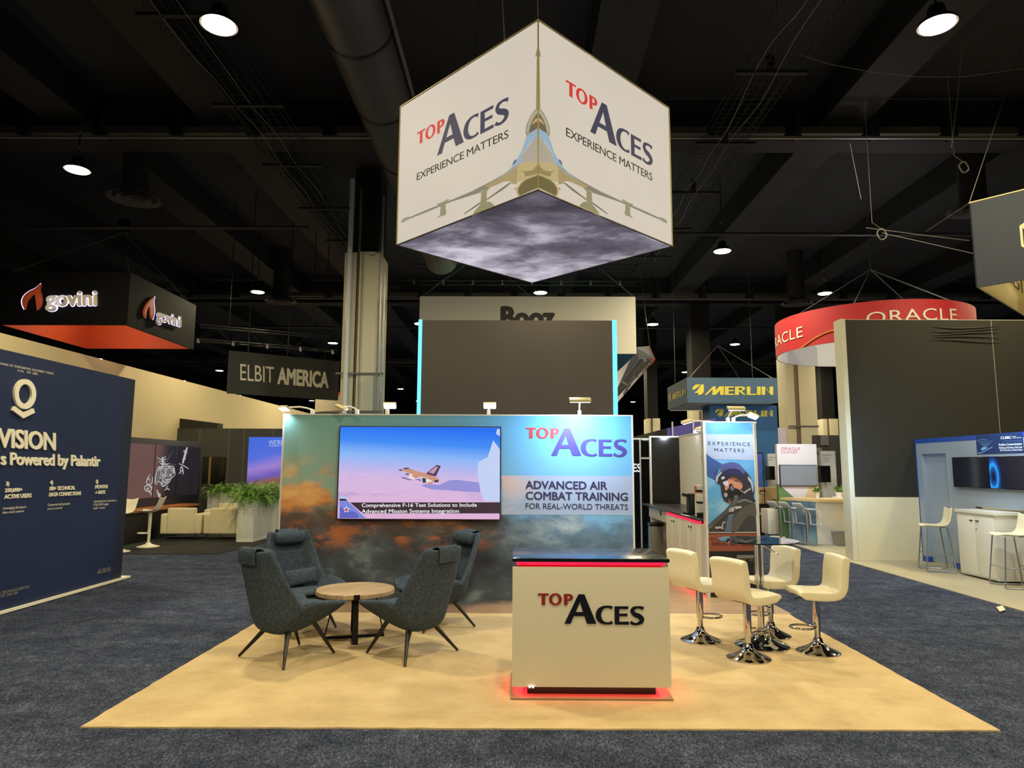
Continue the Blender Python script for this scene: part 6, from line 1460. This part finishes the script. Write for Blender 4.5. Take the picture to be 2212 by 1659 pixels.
# ------------------------------------------------------------------ ceiling: deck, joists, girders, duct, trays, rails
CZ_ = 9.5
DECK = mat('deck_black', (42, 43, 48), 0.9, var=.25, scale=.4)
JO = mat('steel_black', (18, 19, 22), 0.7, var=.25, scale=.8)
struct(obj('ceiling', MB().box((-42, -14, CZ_), (44, 78, CZ_ + .1)), DECK))
for x in (-32, -27, -22.5, -18, -13.6, -9.2, -6.0, 1.7, 6.6, 11.2, 15.8, 20.4, 25, 30, 36):
    struct(obj('ceiling_beam', MB().box((x - .45, -12, 8.75), (x + .45, 77, CZ_)), JO))
for y in (13.3, 27.2, 44.2, 58):
    struct(obj('ceiling_girder', MB().box((-40, y, 8.45), (42, y + .35, 9.35)).box((-40, y - .1, 8.42), (42, y + .45, 8.47)), JO))
RAILM = mat('rail_grey', (128, 128, 120), 0.4, 0.4)
def rail(lab, y, z, x0, x1):
    o = thing('lighting_rail', lab, 'rail', ((x0 + x1) / 2, y, z), 0, 'steel rails crossing the hall under the roof')
    obj('rail', MB().box((x0, y - .03, z), (x1, y + .03, z + .05)), RAILM, o)
    x = x0; st_ = max(1.55, (x1 - x0) / 24)
    while x < x1:
        obj('tray_section', MB().box((x, y + .02, z + .13), (min(x + st_ - .25, x1), y + .2, z + .27)), mat('tray_grey', (66, 64, 56), 0.6), o)
        obj('hanger', MB().box((x - .04, y - .04, z + .04), (x + .04, y + .24, z + .6)), JO, o); x += st_
rail('steel rail crossing the hall nearest the camera, behind the cube sign', 12.9, 8.3, -13, 14)
rail('steel rail crossing the hall in the middle distance', 26.0, 8.3, -22, 22)
rail('steel rail crossing the hall farthest away', 42.6, 8.3, -34, 34)
DU = mat('duct_black', (52, 50, 52), 0.55, var=.12, scale=2)
du = thing('air_duct', 'big round black air duct running under the roof above the column', 'duct', (-2.185, 7.5, 7.75))
obj('pipe', MB().tube([(-2.185, -4, 7.75), (-2.185, 19, 7.75)], .483, 40), DU, du)
for y in (2.0, 3.6, 5.2, 6.9, 8.6, 10.4, 12.3, 14.2, 17): obj('joint_band', MB().tube([(-2.185, y - .03, 7.75), (-2.185, y + .03, 7.75)], .497, 40), JO, du)
obj('side_pipe', MB().tube([(-1.655, -4, 7.61), (-1.655, 19, 7.61)], .03, 8), mat('dull_pipe', (84, 86, 90), .5), du)
def wire_tray(lab, xc, z, y0, y1, wd=.8):
    o = thing('hanging_basket_tray', lab, 'cable tray', (xc, (y0 + y1) / 2, z), 0, 'wire basket trays under the roof')
    mb = MB(); n = 7
    for k in range(n):
        x = xc - wd / 2 + wd * k / (n - 1); mb.tube([(x, y0, z), (x, y1, z)], .006, 4, False)
    y = y0
    while y < y1:
        mb.tube([(xc - wd / 2, y, z + .15), (xc - wd / 2, y, z), (xc + wd / 2, y, z), (xc + wd / 2, y, z + .15)], .005, 4, False); y += .16
    for s_ in (-1, 1): mb.tube([(xc + s_ * wd / 2, y0, z + .15), (xc + s_ * wd / 2, y1, z + .15)], .008, 4, False)
    obj('wire_mesh', mb, mat('tray_wire', (42, 42, 45), .5, .5), o)
    y = y0 + .4
    while y < y1:
        obj('bracket', MB().box((xc - wd / 2 - .15, y, z - .05), (xc + wd / 2 + .15, y + .08, z)).box((xc - .05, y, z), (xc + .05, y + .08, 8.38)), JO, o)
        y += 2.4
    cb_ = MB(); rnd = random.Random(int(abs(xc) * 10))
    for q in range(2):
        pts = []; y = y0
        while y < y1: pts.append((xc - .2 + .3 * q + rnd.uniform(-.07, .07), y, z - .03 + rnd.uniform(-.03, .02))); y += .9
        cb_.tube([Vector(p) for p in spline(pts, 3, False)], .006, 5)
    obj('cable', cb_, mat('grey_cable', (124, 122, 118), .6), o)
wire_tray('wire basket cable tray under the roof, left of the big round duct', -4.75, 8.1, 6.0, 24, .95)
wire_tray('wire basket cable tray under the roof, right of the cube sign', 4.05, 8.1, 5.0, 21, .85)
for lab, px_, py_, z, r in (('round black air diffuser above the black box sign', 290, 430, 7.6, .55), ('round black air diffuser farther back, left of the column', 606, 651, 7.6, .55), ('round black air diffuser above the red ring sign', 1722, 656, 7.6, .55), ('round black air diffuser behind the slate square sign', 2104, 455, 7.6, .55)):
    p = onZ(px_, py_, z)
    o = thing('air_diffuser', lab, 'vent', p, 0, 'round air diffusers under the roof')
    for k, (ra, rb) in enumerate(((r, r * .8), (r * .66, r * .5), (r * .38, r * .26))):
        obj('ring', MB().lathe([(ra, .0), (rb, .05 + .02 * k), (rb, .09), (ra, .03), (ra, 0)], p, 40), mat('diffuser_black', (60, 58, 60), .5), o)
    obj('neck', MB().lathe([(r * .5, .06), (r * .5, CZ_ - z - .01), (0, CZ_ - z - .01)], p, 32), mat('duct_matt', (22, 22, 24), .8), o)
for lab, y, z, xa, xb in (('thin black pipe crossing under the roof left of the column', 15.4, 7.35, -24, -4.9), ('thin black pipe crossing under the roof right of the cube sign', 16.2, 7.5, 1.2, 24), ('far thin black pipe crossing under the roof', 29.5, 7.9, -28, 30)):
    tag(obj('sprinkler_pipe_hanging', MB().tube([(xa, y, z), (xb, y, z)], .045, 8), mat('pipe_black', (40, 40, 42), .5)), lab, 'pipe')
# lighting trusses
def truss(lab, a, b, h=.35):
    a, b = Vector(a), Vector(b); d = (b - a).normalized(); n = Vector((-d.y, d.x, 0)) * h / 2; u = Vector((0, 0, h)); L = (b - a).length
    o = thing('lighting_truss', lab, 'truss', (a + b) / 2, 0, 'black lighting trusses')
    ch = MB()
    for off in (n, -n, n + u, -n + u): ch.tube([a + off, b + off], .022, 8)
    obj('chord', ch, JO, o)
    wb = MB(); k = int(L / h)
    for i in range(k):
        p, q = a + d * (L * i / k), a + d * (L * (i + 1) / k)
        for s_ in (n, -n): wb.tube([p + s_, (q if i % 2 == 0 else p) + s_ + u] if i % 2 == 0 else [p + s_ + u, q + s_], .010, 5)
        wb.tube([p + n, q - n], .010, 5)
    obj('bracing', wb, JO, o)
    i = 0
    while i * .9 < L:
        p = a + d * (i * .9) - n + Vector((0, 0, -.02)); i += 1
        obj('clamp', MB().box(p - Vector((.025, .03, .09)), p + Vector((.025, .03, .03))), mat('clamp_steel', (128, 128, 132), .4, .4), o)
    for t_ in (.2, .8): p = a.lerp(b, t_) + u; obj('hanger_chain', MB().tube([p, Vector((p.x, p.y, CZ_ - .01))], .014, 6), JO, o)
t0_, t1_ = onY(897, 610, 20.5), onY(1376, 612, 20.5)
truss('black lighting truss above the white banner sign', t0_, t1_, .5)
u0_, u1_ = onY(430, 735, 18.6), onY(730, 760, 19.8)
truss('black lighting truss above the charcoal sign', u0_, u1_, .4)
sag = thing('sagging_cable', 'thin cables sagging under the roof at the upper right', 'cable', (8, 11, 7.5))
sg_ = MB()
for P_ in (((1728, 118), (1790, 138), (1880, 155), (1980, 166), (2080, 166), (2212, 148)), ((1836, 310), (1860, 430)), ((2080, 80), (2070, 200), (2055, 320)), ((1870, 492), (1970, 505), (2094, 520))):
    sg_.tube([onY(x, y, 10.5) for x, y in P_], .006, 5)
obj('cable', sg_, mat('grey_cable', (124, 122, 118), .6), sag)
for lab, px_, py_ in (('ring of grey cable hanging near the slate square sign, lower one', 1905, 506), ('ring of grey cable hanging near the slate square sign, upper one', 2082, 361)):
    p = onY(px_, py_, 10.9); rg = MB().tube([p + Vector((.075 * math.cos(a), .01 * math.sin(3 * a), .09 * math.sin(a))) for a in [2 * PI * k / 24 for k in range(25)]], .011, 6)
    rg.tube([p + Vector((0, 0, .09)), p + Vector((-.15, 0, .2)), Vector((p.x - .15, p.y, 8.5))], .005, 5)
    tag(obj('cable_coil', rg, mat('grey_cable', (124, 122, 118), .6)), lab, 'cable', 'cable coils under the roof')

# ------------------------------------------------------------------ pendant lamps in staggered rows
PZ = 7.4
LENS = glow('lit_pendant', (255, 238, 200), 16.0)
def pendant_proto():
    o = thing('pendant_lamp', 'pendant', 'pendant lamp', (0, 0, PZ), 0, 'round pendant lamps in rows under the roof')
    obj('housing', MB().lathe([(0, .02), (.215, .02), (.23, .0), (.23, .03), (.20, .06), (.12, .13), (.09, .26), (.05, .28), (0, .28)], n=28), mat('lamp_black', (20, 20, 20), .5), o, local=True)
    obj('lens', MB().lathe([(0, -.004), (.205, -.004), (.205, .012), (0, .012)], n=28), LENS, o, local=True)
    obj('stem', MB().tube([(0, 0, .27), (0, 0, CZ_ - PZ)], .014, 6), JO, o, local=True)
    obj('clip', MB().box((-.02, -.02, .42), (.02, .02, .5)).box((-.02, -.02, .75), (.02, .02, .8)), mat('clip_steel', (130, 130, 130), .4, .5), o, local=True)
    return o
names = {(-2, 0): 'glowing pendant lamp above the black box sign with orange inside', (-2, 1): 'glowing pendant lamp left of the column, above the charcoal sign', (-2, 2): 'small glowing pendant lamp touching the left side of the column',
         (-1, 0): 'large glowing pendant lamp cut off by the top photo edge, at the left', (1, 0): 'large glowing pendant lamp cut off by the top photo edge, at the right', (0, 1): 'glowing pendant lamp just below the lower corner of the cube sign',
         (1, 1): 'glowing pendant lamp right of the cube sign', (1, 2): 'glowing pendant lamp above the slanting prism sign', (2, 1): 'glowing pendant lamp just left of the red ring sign top', (2, 2): 'glowing pendant lamp between prism sign and red ring sign',
         (2, 3): 'glowing pendant lamp at the upper left corner of the teal box sign', (2, 4): 'glowing pendant lamp left of the teal box sign', (-2, 4): 'glowing pendant lamp between column and dark screen back', (-4, 3): 'glowing pendant lamp left of the charcoal sign, over the cream wall'}
proto = None
for i in range(-5, 7):
    for j in range(-2, 7):
        x = .75 + 4.6 * i; y = (12.4 if i % 2 == 0 else 8.1) + 9.15 * j
        if y > 62 or abs(x) > max(15, .80 * y + 3) or (y < 0 and abs(x) > 11) or (x < -13 and y < 30): continue
        lab = names.get((i, j), 'small glowing pendant lamp in the far rows under the roof' if y > 22 else 'glowing pendant lamp in the near rows under the roof')
        if proto is None: proto = pendant_proto(); o = proto; o.location = (x, y, PZ); o['label'] = lab; WM[o.name] = Matrix.Translation((x, y, PZ))
        else: o = dup(proto, (x, y, PZ), 0, lab)
        if y < 45: lamp('pendant_light', 'AREA', (x, y, PZ - .03), LAMP_W, WARM, o, size=.42)
